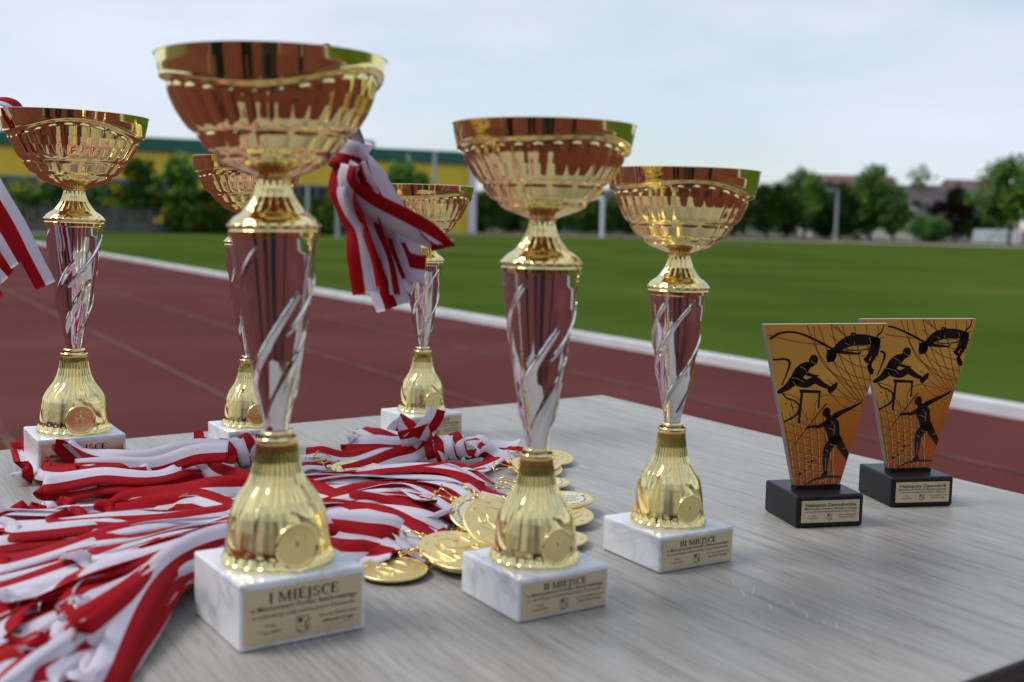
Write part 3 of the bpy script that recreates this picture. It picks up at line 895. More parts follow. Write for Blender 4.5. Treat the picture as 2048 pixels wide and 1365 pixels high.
    bp = [(0, .955), (.2, .914), (.33, .874), (.44, .824), (.56, .752), (.62, .706), (.68, .655), (.78, .575), (.87, .475), (.94, .34), (.98, .21), (1.0, .145)]
    Zq = np.r_[np.linspace(0, .36, 60), np.linspace(.365, 1.0, 80)]
    def bowl_r(T, q):
        qb = .215 + .066 * np.sin(2 * T + ph) + .036 * np.sin(3 * T + 2.0)
        band = 1 - sstep(q, qb - .006, qb + .026)
        lip = np.exp(-((q - qb + .010) / .015) ** 2)
        r = (interp(q, bpa) * band + interp(q, bp) * (1 - band)) * .0590 + .0002 * lip
        c = np.cos(14 * T + .18 * np.sin(T))
        fl = np.abs(c) ** .9
        k = sstep(q, qb + .040 + .03 * (1 - fl), qb + .075 + .03 * (1 - fl)) * (1 - sstep(q, .585, .625))
        r = r + (.0013 * fl - .0004) * k
        led = sstep(q, .61, .64)
        r = r - .0013 * led
        l2 = np.abs(np.cos(7 * T + .4)) ** .7
        r = r + .0018 * l2 * sstep(q, .63, .68) * (1 - sstep(q, .77, .81))
        r = r - .0008 * sstep(q, .79, .82)
        l3 = np.abs(np.cos(7 * T + .4 + PI / 2)) ** .8
        r = r + .0014 * l3 * sstep(q, .81, .85) * (1 - sstep(q, .90, .94))
        r = r + .0005 * np.sin(2 * T + 9 * q) * sstep(q, .25, .5)
        return r
    zr, zn = S['z'][5], S['z'][4]
    def Rf(T, Q):
        return bowl_r(T, Q) * kb, zr - Q * (zr - zn - .0006)
    D['bowl'] = lathe('bowl', Rf, Zq, 336, M['gold'])
    def Rl(T, Q):      # inner wall and rim roll
        r = (interp(Q, bp) * .0590 - .0030) * kb
        r = np.where(Q <= 0, (.0590 - .0004 + .0) * kb, r)
        r = np.where(Q < -.5, .0590 * kb + .0006 * kb, r)
        z = zr - np.clip(Q, 0, 1) * (zr - zn - .0006) * .95
        z = np.where(Q <= 0, zr + .0005, z)
        z = np.where(Q < -.5, zr, z)
        return r, z
    D['inner'] = lathe('bowl_lining', Rl, np.r_[[-1, 0], np.linspace(.015, .99, 30)], 96, M['gold'])
    def Rf(T, Z):
        r = interp(Z, [(.2515, .0084), (.2530, .0096), (.2575, .0100), (.2592, .0112), (.2600, .0080)])
        r = r + .0005 * np.maximum(0, np.cos(14 * T)) * np.exp(-((Z - .259) / .001) ** 2)
        return r * kb, zmap(Z)
    D['bowl_collar'] = lathe('bowl_collar', Rf, np.linspace(.2515, .2600, 18), 112, M['gold'])
    CUPMESH[kind] = D
    return D
LG = 'w czwórboju Lekkoatletycznym Dziewcząt'
LBY = 'w czwórboju Lekkoatletycznym Chłopców'
def cup(kind, x, y, yaw, title, l3, label, lean=0.0, spin=0.0, sign=False, copper=False):
    D = cup_meshes(kind); S = SIZES[kind]
    t = empty('trophy_cup', (x, y, TZ), yaw, label=label, cat='trophy', group='gold and silver trophy cups on marble bases')
    base = bevel(link('marble_base', D['base'], t), .0016, 3)
    pw, ph = S['s'] * .93, S['t'] * .81
    plate_on(base, pw, ph, -S['s'] / 2 - .0001, S['t'] * .49, title, True, 'w Mistrzostwach Powiatu Białobrzeskiego', l3, M['plate_mirror'] if copper else M['plate'], sign)
    # a very slight lean of the screwed-on upper part, in the world x-z plane
    ax = Matrix.Rotation(-yaw, 3, 'Z') @ Vector((0, 1, 0))
    LM = Matrix.Translation((0, 0, S['t'])) @ Matrix.Rotation(lean, 4, ax) @ Matrix.Translation((0, 0, -S['t']))
    def up(name, me, par=None, rz=0.0):
        o = link(name, me, par or t)
        if par is None: o.matrix_local = LM @ Matrix.Rotation(rz, 4, 'Z')
        return o
    f = up('bell_foot', D['bell'])
    up('emblem_ring', D['emblem_ring'], f); up('emblem', D['emblem'], f)
    up('collar', D['collar']); up('stem', D['stem'], rz=spin)
    up('cap', D['cap'])
    bw = up('bowl', D['bowl'], rz=spin * 1.7)
    up('bowl_lining', D['inner'], bw); up('bowl_collar', D['bowl_collar'], bw)
    return t
cup('tall', -.1424, .6857, .5917, 'I MIEJSCE', LG, 'tallest gold cup at front left, plate reading I MIEJSCE, beside the ribbon heap', lean=R(-.6), spin=.2, sign=True)
cup('mid', .0180, .7381, .5712, 'II MIEJSCE', LG, 'gold cup in the middle, plate reading II MIEJSCE, in front of the medals', spin=.0)
cup('low', .1217, .8458, .5394, 'III MIEJSCE', LG, 'gold cup right of centre, plate reading III MIEJSCE, standing clear of the ribbons', lean=R(.5), spin=.9)
cup('tall', -.4264, 1.0921, .5581, 'I MIEJSCE', LBY, 'gold cup at the left edge with ribbons hanging over its rim', lean=R(1.2), spin=-.3, copper=True)
cup('mid', -.2816, 1.2105, .557, 'II MIEJSCE', LBY, 'gold cup half hidden behind the tallest cup', spin=.5)
cup('low', -.1059, 1.3306, .647, 'III MIEJSCE', LBY, 'gold cup farthest back, partly behind the hanging ribbons', lean=R(.4), spin=1.4)

# ------------------------------------------------------------------ printed plaques
PLS = .0616
ZPX = lambda zx, zy: ((zx - 442) / 2.968 * .000468, (1045 - zy) / 2.968 * .0004265)       # panel drawing units -> metres, u right, v up from the foot of the panel
def clip_poly(poly, planes):
    for (nx, ny, d) in planes:
        out = []
        for i in range(len(poly)):
            a, b = poly[i], poly[(i + 1) % len(poly)]
            da, db = nx * a[0] + ny * a[1] - d, nx * b[0] + ny * b[1] - d
            if da <= 0: out.append(a)
            if (da < 0 < db) or (db < 0 < da):
                s = da / (da - db); out.append((a[0] + (b[0] - a[0]) * s, a[1] + (b[1] - a[1]) * s))
        poly = out
        if not poly: return []
    return poly
PAN = [ZPX(82, 80), ZPX(300, 1048), ZPX(572, 1044), ZPX(815, 74)]
PAN = [(u, v) for u, v in PAN]
def planes_of(P, inset=.0004):
    out = []
    for i in range(len(P)):
        a, b = np.array(P[i]), np.array(P[(i + 1) % len(P)])
        e = b - a; n = np.array((e[1], -e[0])) / np.linalg.norm(e)
        out.append((n[0], n[1], n @ a - inset))
    return out
PPL = planes_of(PAN)
def stroke(P, w):
    """2D polyline in drawing units -> list of quads of width w (drawing units, or per point)"""
    P = smoothcurve(P, max(8, 6 * len(P))) if len(P) > 2 else np.array(P, float)
    W = np.interp(np.linspace(0, 1, len(P)), np.linspace(0, 1, len(np.atleast_1d(w))), np.atleast_1d(w))
    T = np.gradient(P, axis=0); T /= np.linalg.norm(T, axis=1)[:, None] + 1e-9
    Nn = np.stack([-T[:, 1], T[:, 0]], 1)
    A, B = P + Nn * W[:, None] / 2, P - Nn * W[:, None] / 2
    return [[tuple(A[i]), tuple(A[i + 1]), tuple(B[i + 1]), tuple(B[i])] for i in range(len(P) - 1)]
def limb(P, w):
    q = stroke(P, w)
    for c, r_ in ((P[0], np.atleast_1d(w)[0] / 2), (P[-1], np.atleast_1d(w)[-1] / 2)):
        q.append([(c[0] + r_ * math.cos(a), c[1] + r_ * math.sin(a)) for a in np.linspace(0, 2 * PI, 12, endpoint=False)])
    return q
def ell(cx, cy, rx, ry, rot=0, n=18):
    c, s = math.cos(R(rot)), math.sin(R(rot))
    return [[(cx + rx * math.cos(a) * c - ry * math.sin(a) * s, cy + rx * math.cos(a) * s + ry * math.sin(a) * c) for a in np.linspace(0, 2 * PI, n, endpoint=False)]]
FIG = {}
FIG['high_jumper'] = (ell(482, 268, 30, 36, 20) + [[(452, 232), (500, 222), (512, 262), (500, 300), (458, 308)]] +
    limb([(500, 238), (560, 190), (620, 172), (690, 172), (742, 178)], [40, 62, 66, 64, 46]) + limb([(515, 240), (580, 250), (640, 254), (655, 244)], [26, 20, 14, 8]) +
    limb([(600, 165), (598, 132), (640, 150)], [12, 10, 8]) + limb([(735, 180), (722, 240), (690, 292)], [48, 34, 20]) + limb([(750, 180), (745, 250), (715, 320), (722, 350)], [44, 34, 20, 18]) +
    [[(672, 284), (694, 276), (712, 300), (704, 318), (682, 300)], [(696, 326), (716, 316), (738, 352), (740, 378), (722, 382), (706, 362)]])
FIG['hurdler'] = (ell(378, 292, 27, 33, 8) + limb([(372, 318), (340, 325), (312, 348), (278, 402)], [26, 56, 72, 62]) + limb([(352, 328), (338, 365), (370, 382), (408, 386)], [28, 24, 18, 10]) +
    limb([(278, 408), (340, 432), (392, 412), (440, 440), (488, 462)], [66, 52, 46, 32, 20]) + limb([(268, 412), (236, 448), (208, 466), (184, 480)], [60, 46, 34, 22]) +
    [[(470, 470), (486, 452), (520, 422), (530, 430), (524, 456), (492, 494), (478, 490)]])
FIG['hurdle'] = ([[(305, 466), (430, 474), (430, 490), (305, 486)], [(312, 484), (326, 486), (316, 668), (303, 668)], [(418, 486), (429, 486), (426, 580), (416, 580)]])
FIG['javelin_thrower'] = (ell(470, 606, 22, 30, 5) + limb([(476, 632), (495, 650), (508, 700), (528, 780)], [26, 92, 78, 62]) + limb([(520, 630), (570, 602), (630, 574), (676, 546)], [34, 26, 18, 8]) +
    limb([(478, 664), (430, 690), (392, 690), (360, 696)], [32, 24, 18, 14]) + limb([(520, 778), (486, 830), (478, 900), (480, 976)], [58, 46, 34, 16]) +
    limb([(540, 770), (570, 820), (600, 868), (625, 905)], [58, 46, 36, 26]) + [[(452, 998), (470, 966), (490, 962), (494, 986), (480, 996)]] + stroke([(288, 798), (466, 552)], [3, 7]) )
FIG['swoosh'] = (stroke([(118, 166), (180, 130), (270, 128), (370, 165), (480, 222), (520, 236)], [14, 13, 11, 12, 14, 10]) + stroke([(142, 288), (215, 286), (240, 310), (222, 380), (200, 440)], [10, 12, 14, 7, 7]) +
    stroke([(200, 480), (230, 515), (280, 535), (308, 570), (290, 620), (220, 660)], [7, 9, 9, 12, 12, 9]) + stroke([(745, 152), (775, 120), (785, 78)], [10, 8, 5]) + stroke([(560, 232), (660, 232), (775, 212)], [6, 6, 8]) +
    stroke([(360, 1044), (420, 1012), (490, 998), (580, 1002)], [5, 12, 14, 10]) + ell(228, 550, 5, 5) + ell(258, 562, 3, 3) + ell(270, 574, 4, 4) + ell(276, 546, 3, 3) + ell(357, 882, 5, 6) + ell(398, 900, 9, 7) + ell(420, 898, 4, 4) + ell(386, 930, 5, 6) + ell(358, 957, 6, 7) + ell(330, 976, 9, 11) + ell(385, 835, 4, 4) + ell(445, 858, 3, 3))
def lattice():
    L = []
    for i in range(9):      # lower left net
        L.append([(225 + i * 4, 660 + i * 52), (330, 700 + i * 50), (470, 745 + i * 45)])
    for i in range(7):
        L.append([(205 + i * 48, 600), (250 + i * 44, 760), (300 + i * 36, 1048)])
    for i in range(8):      # upper right net
        L.append([(330 + i * 70, 84), (400 + i * 60, 240), (520 + i * 40, 400), (690 + i * 12, 580)])
    for i in range(7):
        L.append([(470, 80 + i * 66), (600, 170 + i * 70), (780, 240 + i * 62)])
    L += [[(100, 140), (260, 180), (420, 200)], [(370, 90), (400, 240), (470, 350), (600, 420), (720, 470)], [(180, 480), (300, 520), (340, 620), (450, 720), (510, 900), (530, 1040)], [(420, 640), (400, 560), (450, 505), (560, 520), (690, 580)],
          [(250, 520), (300, 640), (420, 720)], [(500, 84), (560, 150), (640, 210), (800, 150)]]
    return L
def plaque(x, y, yaw, title, l2, l3, label):
    t = empty('award_plaque', (x, y, TZ), yaw, label=label, cat='award', group='orange glass award plaques on black bases')
    b = MB(); b.box((0, 0, .0142), (PLS, PLS * 1.01, .0278))
    base = bevel(b.build('base', M['black'], t), .0022, 3)
    plate_on(base, PLS * .86, .0187, -PLS * .505 - .0001, .0142, title, False, l2, l3, M['plate'])
    foot = MB(); foot.box((0, -.004, .0296), (.0415, .010, .0034)); foot.build('panel_foot', M['black'], t)
    z0 = .0316; yf = -.008
    fn = lambda u, v, d: (u, yf + d, z0 + v)
    g_ = MB(); g_.prism(PAN[::-1], .0004, .0066, fn)
    gp = bevel(g_.build('glass_panel', M['acrylic'], t), .0004, 2)
    ins = [(u * .994, v) for u, v in PAN]
    q = MB(); q.prism(PAN[::-1], .0, .00035, fn)
    sheet_ = q.build('print', M['print'], t)
    def marks(name, polys, mt, d):
        mb_ = MB()
        for p in polys:
            p2 = clip_poly([ZPX(*k) for k in p], PPL)
            if len(p2) >= 3: mb_.add([fn(u, v, d) for u, v in p2], [tuple(range(len(p2)))])
        return mb_.build(name, mt, sheet_)
    dl, ll = [], []
    for P in lattice():
        dl += stroke(P, 5.5); ll += stroke([(a + 6.5, b_ + 5) for a, b_ in P], 6)
    marks('printed_net', dl, M['print_dark'], -.00008); marks('printed_net', ll, M['print_light'], -.00005)
    for i, (k, pol) in enumerate(FIG.items()):
        o_ = marks('printed_' + k, pol, M['print_black'], -.00012 - .00003 * i)
        if k == 'swoosh': o_['kind'] = 'stuff'
    # fine light lines on the black figures
    li = []
    for P in ([(360, 290), (372, 306), (392, 312)], [(300, 330), (330, 345), (345, 372)], [(250, 395), (290, 402), (330, 425)], [(262, 420), (280, 438)], [(484, 700), (520, 716)], [(500, 662), (520, 690), (520, 740)], [(470, 830), (492, 845)], [(478, 880), (478, 960)], [(575, 830), (592, 822)], [(612, 180), (616, 200)], [(560, 190), (585, 205)], [(700, 160), (712, 190)], [(500, 800), (540, 812)]):
        li += stroke(P, 2.2)
    marks('printed_highlights', li, M['print_light'], -.0004)
    return t
plaque(.2649, .9675, .2174, 'Najlepsza Zawodniczka', 'Mistrzostw Powiatu Białobrzeskiego', LG, 'nearer orange plaque, plate reading Najlepsza Zawodniczka')
plaque(.3716, 1.0458, .1854, 'Najlepszy Zawodnik', 'Mistrzostw Powiatu Białobrzeskiego', LBY, 'farther orange plaque, plate reading Najlepszy Zawodnik')

# ------------------------------------------------------------------ ribbons and medals
RW, RTH = .0200, .0006
def strip(name, P, B, parent, w=RW, flip=False, loc=(0, 0, TZ), curl=0.0):
    """ribbon band along P with unit width vectors B; half red, half white"""
    P, B = np.asarray(P, float), np.asarray(B, float)
    n = len(P)
    T = np.gradient(P, axis=0); T /= np.linalg.norm(T, axis=1)[:, None] + 1e-12
    B = B - T * (B * T).sum(1)[:, None]; B /= np.linalg.norm(B, axis=1)[:, None] + 1e-12
    Nn = np.cross(T, B)
    ws = np.broadcast_to(np.asarray(w, float), (n,))
    us = np.array((-.5, -.25, 0.0, .25, .5))
    k = len(us)
    cu = np.broadcast_to(np.asarray(curl, float), (n,))
    G = P[:, None] + B[:, None] * (us[None, :, None] * ws[:, None, None]) + Nn[:, None] * ((us[None, :] ** 2 * 4 - .5) * cu[:, None])[..., None]
    Tp = (G + Nn[:, None] * RTH / 2).reshape(-1, 3); Bt = (G - Nn[:, None] * RTH / 2).reshape(-1, 3)
    V = np.vstack([Tp, Bt]).tolist(); off = n * k
    F, mi = [], []
    for i in range(n - 1):
        for j in range(k - 1):
            a, b, c, d = i * k + j, i * k + j + 1, (i + 1) * k + j + 1, (i + 1) * k + j
            c_ = (0 if j < 2 else 1) ^ (1 if flip else 0)
            F.append((a, d, c, b)); mi.append(c_)
            F.append((off + a, off + b, off + c, off + d)); mi.append(c_)
        for j in (0, k - 1):
            a, d = i * k + j, (i + 1) * k + j
            F.append((a, off + a, off + d, d) if j == 0 else (a, d, off + d, off + a)); mi.append((0 if j < 2 else 1) ^ (1 if flip else 0))
    for i in (0, n - 1):
        for j in range(k - 1):
            a, b = i * k + j, i * k + j + 1
            F.append((a, b, off + b, off + a)); mi.append((0 if j < 2 else 1) ^ (1 if flip else 0))
    me = mesh(name, V, F, [M['red'], M['white']], mi)
    return link(name, me, parent, loc=loc)

# a height map of the table keeps count of what lies where, so ribbons rest on each other
GX0, GY0, GC = -.75, .45, .002
HM = np.zeros((int(1.05 / GC), int(1.15 / GC)))
def cells(x, y):
    return np.clip(((x - GX0) / GC).astype(int), 0, HM.shape[0] - 1), np.clip(((y - GY0) / GC).astype(int), 0, HM.shape[1] - 1)
def gsm(a, s):
    k = np.exp(-.5 * (np.arange(-3 * s, 3 * s + 1) / s) ** 2); k /= k.sum()
    return np.convolve(np.pad(a, 3 * s, mode='edge'), k, 'valid')
KEEP = [(np.array((-.1424, .6857)), .5917, .0401 + .008), (np.array((.0180, .7381)), .5712, .0357 + .008), (np.array((-.4264, 1.0921)), .5581, .0401 + .006), (np.array((-.1059, 1.3306)), .647, .0353 + .006), (np.array((-.2816, 1.2105)), .557, .0357 + .006)]
def keepout(P):
    P = P.copy()
    for c, yaw, a in KEEP:
        e, f = np.array((math.cos(yaw), math.sin(yaw))), np.array((-math.sin(yaw), math.cos(yaw)))
        q = P - c
        u, v = q @ e, q @ f
        aa = a + .008
        ins = (np.abs(u) < aa) & (np.abs(v) < aa)
        du, dv = aa - np.abs(u), aa - np.abs(v)
        # push backwards or sideways (never towards the camera side)
        pv = ins & ((dv <= du) | (v > 0))
        P[pv] += f * (aa - v[pv])[:, None]
        pu = ins & ~pv
        P[pu] += e * (np.sign(u[pu]) * du[pu])[:, None]
    return P
def lay(P, roll, lift=0.0, cap=.027, w=RW):
    """P (n,2) on the table, roll (n) radians -> centres (n,3) and width vectors (n,3); updates the height map"""
    n = len(P)
    T = np.gradient(P, axis=0); T /= np.linalg.norm(T, axis=1)[:, None] + 1e-12
    L = np.stack([-T[:, 1], T[:, 0]], 1)
    L *= -1 if T[:, 0].mean() < 0 else 1
    cr, sr = np.cos(roll), np.sin(roll)
    us = np.linspace(-.32, .32, 9) * w
    X = P[:, 0, None] + L[:, 0, None] * us * cr[:, None]
    Y = P[:, 1, None] + L[:, 1, None] * us * cr[:, None]
    h = HM[cells(X, Y)]                       # n x 9
    need = (h - us[None] * sr[:, None]).max(1) + RTH
    need = np.maximum(need, np.abs(sr) * w / 2 + RTH)
    need = np.minimum(need, cap + np.abs(sr) * w / 4 + rng.uniform(0, .004))
    z = need.copy()
    for _ in range(4):
        z = np.maximum(gsm(z, 3), need * .92 + z * .08)
    z = gsm(z, 2) + lift
    z = np.maximum(z, np.abs(sr) * w / 2 + RTH)
    Zs = z[:, None] + us[None] * sr[:, None]
    # write (a few sub-steps along the strip so there are no gaps)
    for s in (0, .33, .67):
        Xi = X[:-1] * (1 - s) + X[1:] * s; Yi = Y[:-1] * (1 - s) + Y[1:] * s; Zi = Zs[:-1] * (1 - s) + Zs[1:] * s
        ii = cells(Xi, Yi)
        np.maximum.at(HM, ii, Zi * .97)
    return np.c_[P, z], np.c_[L * cr[:, None], sr]
def drape(P, extra, w=RW, lift=0.0):
    """lay a ribbon so that it follows the slope of what lies below it"""
    n = len(P)
    T_ = np.gradient(P, axis=0); T_ /= np.linalg.norm(T_, axis=1)[:, None] + 1e-12
    L = np.stack([-T_[:, 1], T_[:, 0]], 1) * (-1 if T_[:, 0].mean() < 0 else 1)
    us = np.linspace(-.5, .5, 9) * w
    X = P[:, 0, None] + L[:, 0, None] * us; Y = P[:, 1, None] + L[:, 1, None] * us
    h = HM[cells(X, Y)]
    h = np.stack([gsm(h[:, j], 2) for j in range(9)], 1)
    sl = ((h - h.mean(1)[:, None]) * us).sum(1) / (us ** 2).sum()
    roll = np.clip(gsm(np.arctan(np.clip(sl, -1.2, 1.2)), 4), -.5, .62) + extra
    cr, sr = np.cos(roll), np.sin(roll)
    X = P[:, 0, None] + L[:, 0, None] * us * cr[:, None]; Y = P[:, 1, None] + L[:, 1, None] * us * cr[:, None]
    h = HM[cells(X, Y)]
    need = np.sort(h - us[None] * sr[:, None], 1)[:, 6] + RTH * 1.5
    need = np.minimum(need, HM0[cells(P[:, 0], P[:, 1])] + rng.uniform(.005, .013))
    need = np.maximum(need, np.abs(sr) * w / 2 + RTH)
    z = need.copy()
    for _ in range(5): z = np.maximum(gsm(z, 4), need * .85 + z * .15)
    z = gsm(z, 3) + lift
    Zs = z[:, None] + us[None] * sr[:, None]
    for q in (0, .33, .67):
        ii = cells(X[:-1] * (1 - q) + X[1:] * q, Y[:-1] * (1 - q) + Y[1:] * q)
        np.maximum.at(HM, ii, np.minimum(Zs[:-1] * (1 - q) + Zs[1:] * q, HM[ii] + .0016))
    return np.c_[P, z], np.c_[L * cr[:, None], sr]
def uturn(A, BA, Bp, BB):
    """join two strands at their left ends with a small upright fold"""
    a, b = A[-1], Bp[0]
    d = A[-1] - A[-4]; d[2] = 0; d /= np.linalg.norm(d) + 1e-9
    out, bv = [], []
    r_ = max(.004, abs(b[2] - a[2]) * .5, np.linalg.norm(b[:2] - a[:2]) * .3)
    for t in np.linspace(.12, .88, 7):
        p = a * (1 - t) + b * t + d * r_ * math.sin(PI * t) ** .7
        out.append(p); v = BA[-1] * (1 - t) + BB[0] * t; bv.append(v)
    return np.vstack([A, out, Bp]), np.vstack([BA, bv, BB])
def noise1(n, k, amp):
    t = np.linspace(0, 1, n); s = np.zeros(n)
    for i in range(1, k + 1): s += rng.normal() * np.sin(PI * i * t + rng.uniform(0, 6)) / i ** .6
    return s * amp
def rollprof(n, mean=.3, amp=.3, twist=False):
    r_ = mean + noise1(n, 5, amp)
    r_ = np.clip(r_, -1.05, 1.25)
    if twist:
        t = np.linspace(0, 1, n); c = rng.uniform(.25, .75)
        r_ = r_ + PI * sstep(t, c - .09, c + .09) * rng.choice([-1, 1])
    return r_

def disc_mesh(txt=False):
    q = MB(); N = 56; r_, h = .025, .0024
    pro = [(r_ * .955, 0), (r_, .0005), (r_, h - .0005), (r_ * .965, h), (r_ * .935, h - .0002), (r_ * .90, h - .00045)]
    V = [(a * math.cos(2 * PI * i / N), a * math.sin(2 * PI * i / N), z) for a, z in pro for i in range(N)]
    F = [(k * N + i, k * N + (i + 1) % N, (k + 1) * N + (i + 1) % N, (k + 1) * N + i) for k in range(len(pro) - 1) for i in range(N)]
    q.add(V, F, 0, True)
    q.add(V[:N], [tuple(range(N))[::-1]]); q.add(V[-N:], [tuple(range(N))])
    # lug with a hole for the wire
    q.tube([(r_ + .0018 + .0024 * math.cos(a), .0024 * math.sin(a), h / 2) for a in np.linspace(0, 2 * PI, 16, endpoint=False)], .0009, 6, closed=True)
    if not txt:
        for s in range(9):     # raised relief: running figure strokes and laurel
            a = R(20 + s * 40)
            q.tube([(.019 * math.cos(a), .019 * math.sin(a), h - .0003), (.0205 * math.cos(a + .18), .0205 * math.sin(a + .18), h - .0003)], .0006, 6)
        for P in ([(-.012, -.012), (-.008, -.004), (-.001, .001), (.002, .007)], [(-.002, .000), (.004, -.005), (.003, -.012)], [(.002, .006), (.008, .003), (.011, .007)], [(.001, .006), (-.006, .005), (-.009, .009)],
                  [(-.015, -.006), (-.010, .006), (.000, .013)], [(.006, -.010), (.012, -.006), (.015, .000)], [(-.014, -.002), (-.012, .003)], [(.004, .012), (.010, .009)], [(-.006, -.014), (.002, -.0155), (.008, -.013)]):
            q.tube([(x, y, h - .00045) for x, y in smoothcurve(P, 9)], np.interp(np.linspace(0, 1, 9), [0, .5, 1], [.0004, .0009, .0004]), 6)
        q.tube([(.0035 + .0016 * math.cos(a), .0095 + .0016 * math.sin(a), h - .0006) for a in np.linspace(0, 2 * PI, 10, endpoint=False)], .0007, 6, closed=True)
    return q.mesh('disc', M['medal'])
DISC = [disc_mesh(False), disc_mesh(True)]
def inlay_mesh():
    q = MB(); N = 48; r_ = .0222
    q.add([(r_ * math.cos(2 * PI * i / N), r_ * math.sin(2 * PI * i / N), .00215) for i in range(N)], [tuple(range(N))])
    return q.mesh('inlay', M['medal_print'])
INLAY = inlay_mesh()
def inlay_text():
    q = MB(); z = .00228
    s = 'Mistrzostwa Powiatu Białobrzeskiego'
    for i, ch in enumerate(s):
        if ch == ' ': continue
        V, F = text_geo(ch, .0040, .010)
        a = R(215 - i * 7.2)
        ca, sa = math.cos(a - PI / 2), math.sin(a - PI / 2)
        q.add([((.0168) * math.cos(a) + x * ca - y * sa, (.0168) * math.sin(a) + x * sa + y * ca, z) for x, y in V], F)
    for j, (w_, y_) in enumerate(((.020, .006), (.024, .001), (.018, -.004), (.022, -.009))):
        for k in range(6):
            q.add([(-w_ / 2 + w_ * k / 6 + x, y_ + y, z) for x, y in ((0, 0), (w_ / 6 - .0009, 0), (w_ / 6 - .0009, .0013), (0, .0013))], [(0, 1, 2, 3)])
    n = 40
    V = [((.0205 + .0004 * s_) * math.cos(2 * PI * i / n), (.0205 + .0004 * s_) * math.sin(2 * PI * i / n), z) for i in range(n) for s_ in (0, 1)]
    q.add(V, [(2 * i, 2 * i + 1, (2 * i + 3) % (2 * n), (2 * i + 2) % (2 * n)) for i in range(n) if i % 2 == 0])
    return q.mesh('lettering', M['ink'])
INLTXT = inlay_text()
def frame(nrm, xdir):
    n = Vector(nrm).normalized(); x = Vector(xdir); x = (x - n * x.dot(n)).normalized(); y = n.cross(x)
    return Matrix((x, y, n)).transposed().to_4x4()
def put_disc(parent, pos, nrm, lugdir, txt=False):
    """pos relative to the table top"""
    me = DISC[1 if txt else 0]
    d = link('disc', me, parent)
    mw = frame(nrm, lugdir); mw.translation = Vector(pos) + Vector((0, 0, TZ))
    d.matrix_local = mw
    if txt:
        link('inlay', INLAY, d); link('lettering', INLTXT, d)
    return d
def clasp(parent, a, b):
    """wire clasp from ribbon end a to medal lug b: long bent loop and ring"""
    a, b = np.array(a, float), np.array(b, float)
    q = MB()
    d = b - a; L = np.linalg.norm(d) + 1e-9; d /= L
    s = np.cross(d, (0, 0, 1)); s /= np.linalg.norm(s) + 1e-9
    u = np.cross(s, d)
    tw = rng.uniform(-.9, .9); s, u = s * math.cos(tw) + u * math.sin(tw), u * math.cos(tw) - s * math.sin(tw)
    Lw = max(L, .012); wv = .0036
    loop = [a + d * Lw * x + s * wv * y + u * .002 * k for x, y, k in ((-.1, 0, 0), (.05, 1, .3), (.4, .8, 1.2), (.75, .45, .5), (1.0, .3, 0), (1.06, 0, 0), (1.0, -.3, 0), (.7, -.6, .4), (.35, -.9, .9), (.05, -1, .2))]
    q.tube(smoothcurve(loop, 40), .00055, 6)
    q.tube([a + s * .0075 * (x) + u * .0022 * math.sin(x * 3) for x in np.linspace(-1, 1, 12)], .00055, 6)
    q.tube([b + d * .0022 * math.cos(t) + u * .0022 * math.sin(t) for t in np.linspace(0, 2 * PI, 14, endpoint=False)], .0005, 6, closed=True)
    return q.build('clasp', M['wire'], parent, loc=(0, 0, TZ))

# guide lanes of the heap (right end at the medals, left end at the folds), on the table
LANES = [[(1030, 930), (800, 940), (600, 962), (400, 995), (250, 1008), (60, 1012)],
         [(1030, 955), (800, 965), (600, 990), (400, 1015), (200, 1035), (0, 1030)],
         [(1000, 985), (820, 990), (620, 1025), (400, 1060), (200, 1085), (-80, 1105)],
         [(930, 1010), (800, 1020), (650, 1045), (420, 1095), (200, 1165), (-80, 1230)],
         [(930, 1060), (800, 1060), (660, 1070), (430, 1130), (240, 1235), (40, 1345), (-60, 1420)],
         [(830, 1095), (730, 1090), (600, 1085), (405, 1150), (305, 1225), (170, 1345), (80, 1440)]]
LN = [np.array([on(px, py, .014)[:2] for px, py in l]) for l in LANES]
LNS = np.array([smoothcurve(l, 100) for l in LN])       # 6 x 100 x 2
def lanepath(v, n=84, t0=0.0, t1=1.0):
    """v (n,) lane coordinate along the way"""
    t = np.linspace(t0, t1, n) * 99
    out = np.zeros((n, 2))
    i0 = np.clip(t.astype(int), 0, 98); ft = (t - i0)[:, None]
    v = np.clip(v, -.4, 5.4)
    j0 = np.clip(v.astype(int), 0, 4); fv = (v - j0)[:, None]
    g_ = lambda j: LNS[j, i0] * (1 - ft) + LNS[j, i0 + 1] * ft
    return g_(j0) * (1 - fv) + g_(j0 + 1) * fv

for t_ in np.linspace(0, 1, 420):
    vv = np.linspace(-.3, 5.3, 260)
    i0 = min(int(t_ * 99), 98); f_ = t_ * 99 - i0
    j0 = np.clip(vv.astype(int), 0, 4); fv = (np.clip(vv, -.3, 5.3) - j0)[:, None]
    row = LNS[:, i0] * (1 - f_) + LNS[:, i0 + 1] * f_
    Pm = row[j0] * (1 - fv) + row[j0 + 1] * fv
    env = sstep(vv, .0, .7) * (1 - sstep(vv, 4.4, 5.1)) * sstep(t_, .0, .14) * (1 - .45 * sstep(t_, .75, 1.0))
    hh = env * (.0175 + .0060 * np.sin(2 * PI * (vv * 1.15 + .75 * math.sin(4.2 * t_ + .5))) + .0040 * np.sin(2 * PI * (vv * 2.1 - 1.9 * t_)) + .0030 * np.sin(11 * t_ + 2.3 * vv))
    np.maximum.at(HM, cells(Pm[:, 0], Pm[:, 1]), np.maximum(hh, 0))
for _ in range(2):
    HM[1:-1, 1:-1] = (HM[1:-1, 1:-1] * 2 + HM[:-2, 1:-1] + HM[2:, 1:-1] + HM[1:-1, :-2] + HM[1:-1, 2:]) / 6
HM0 = HM.copy()
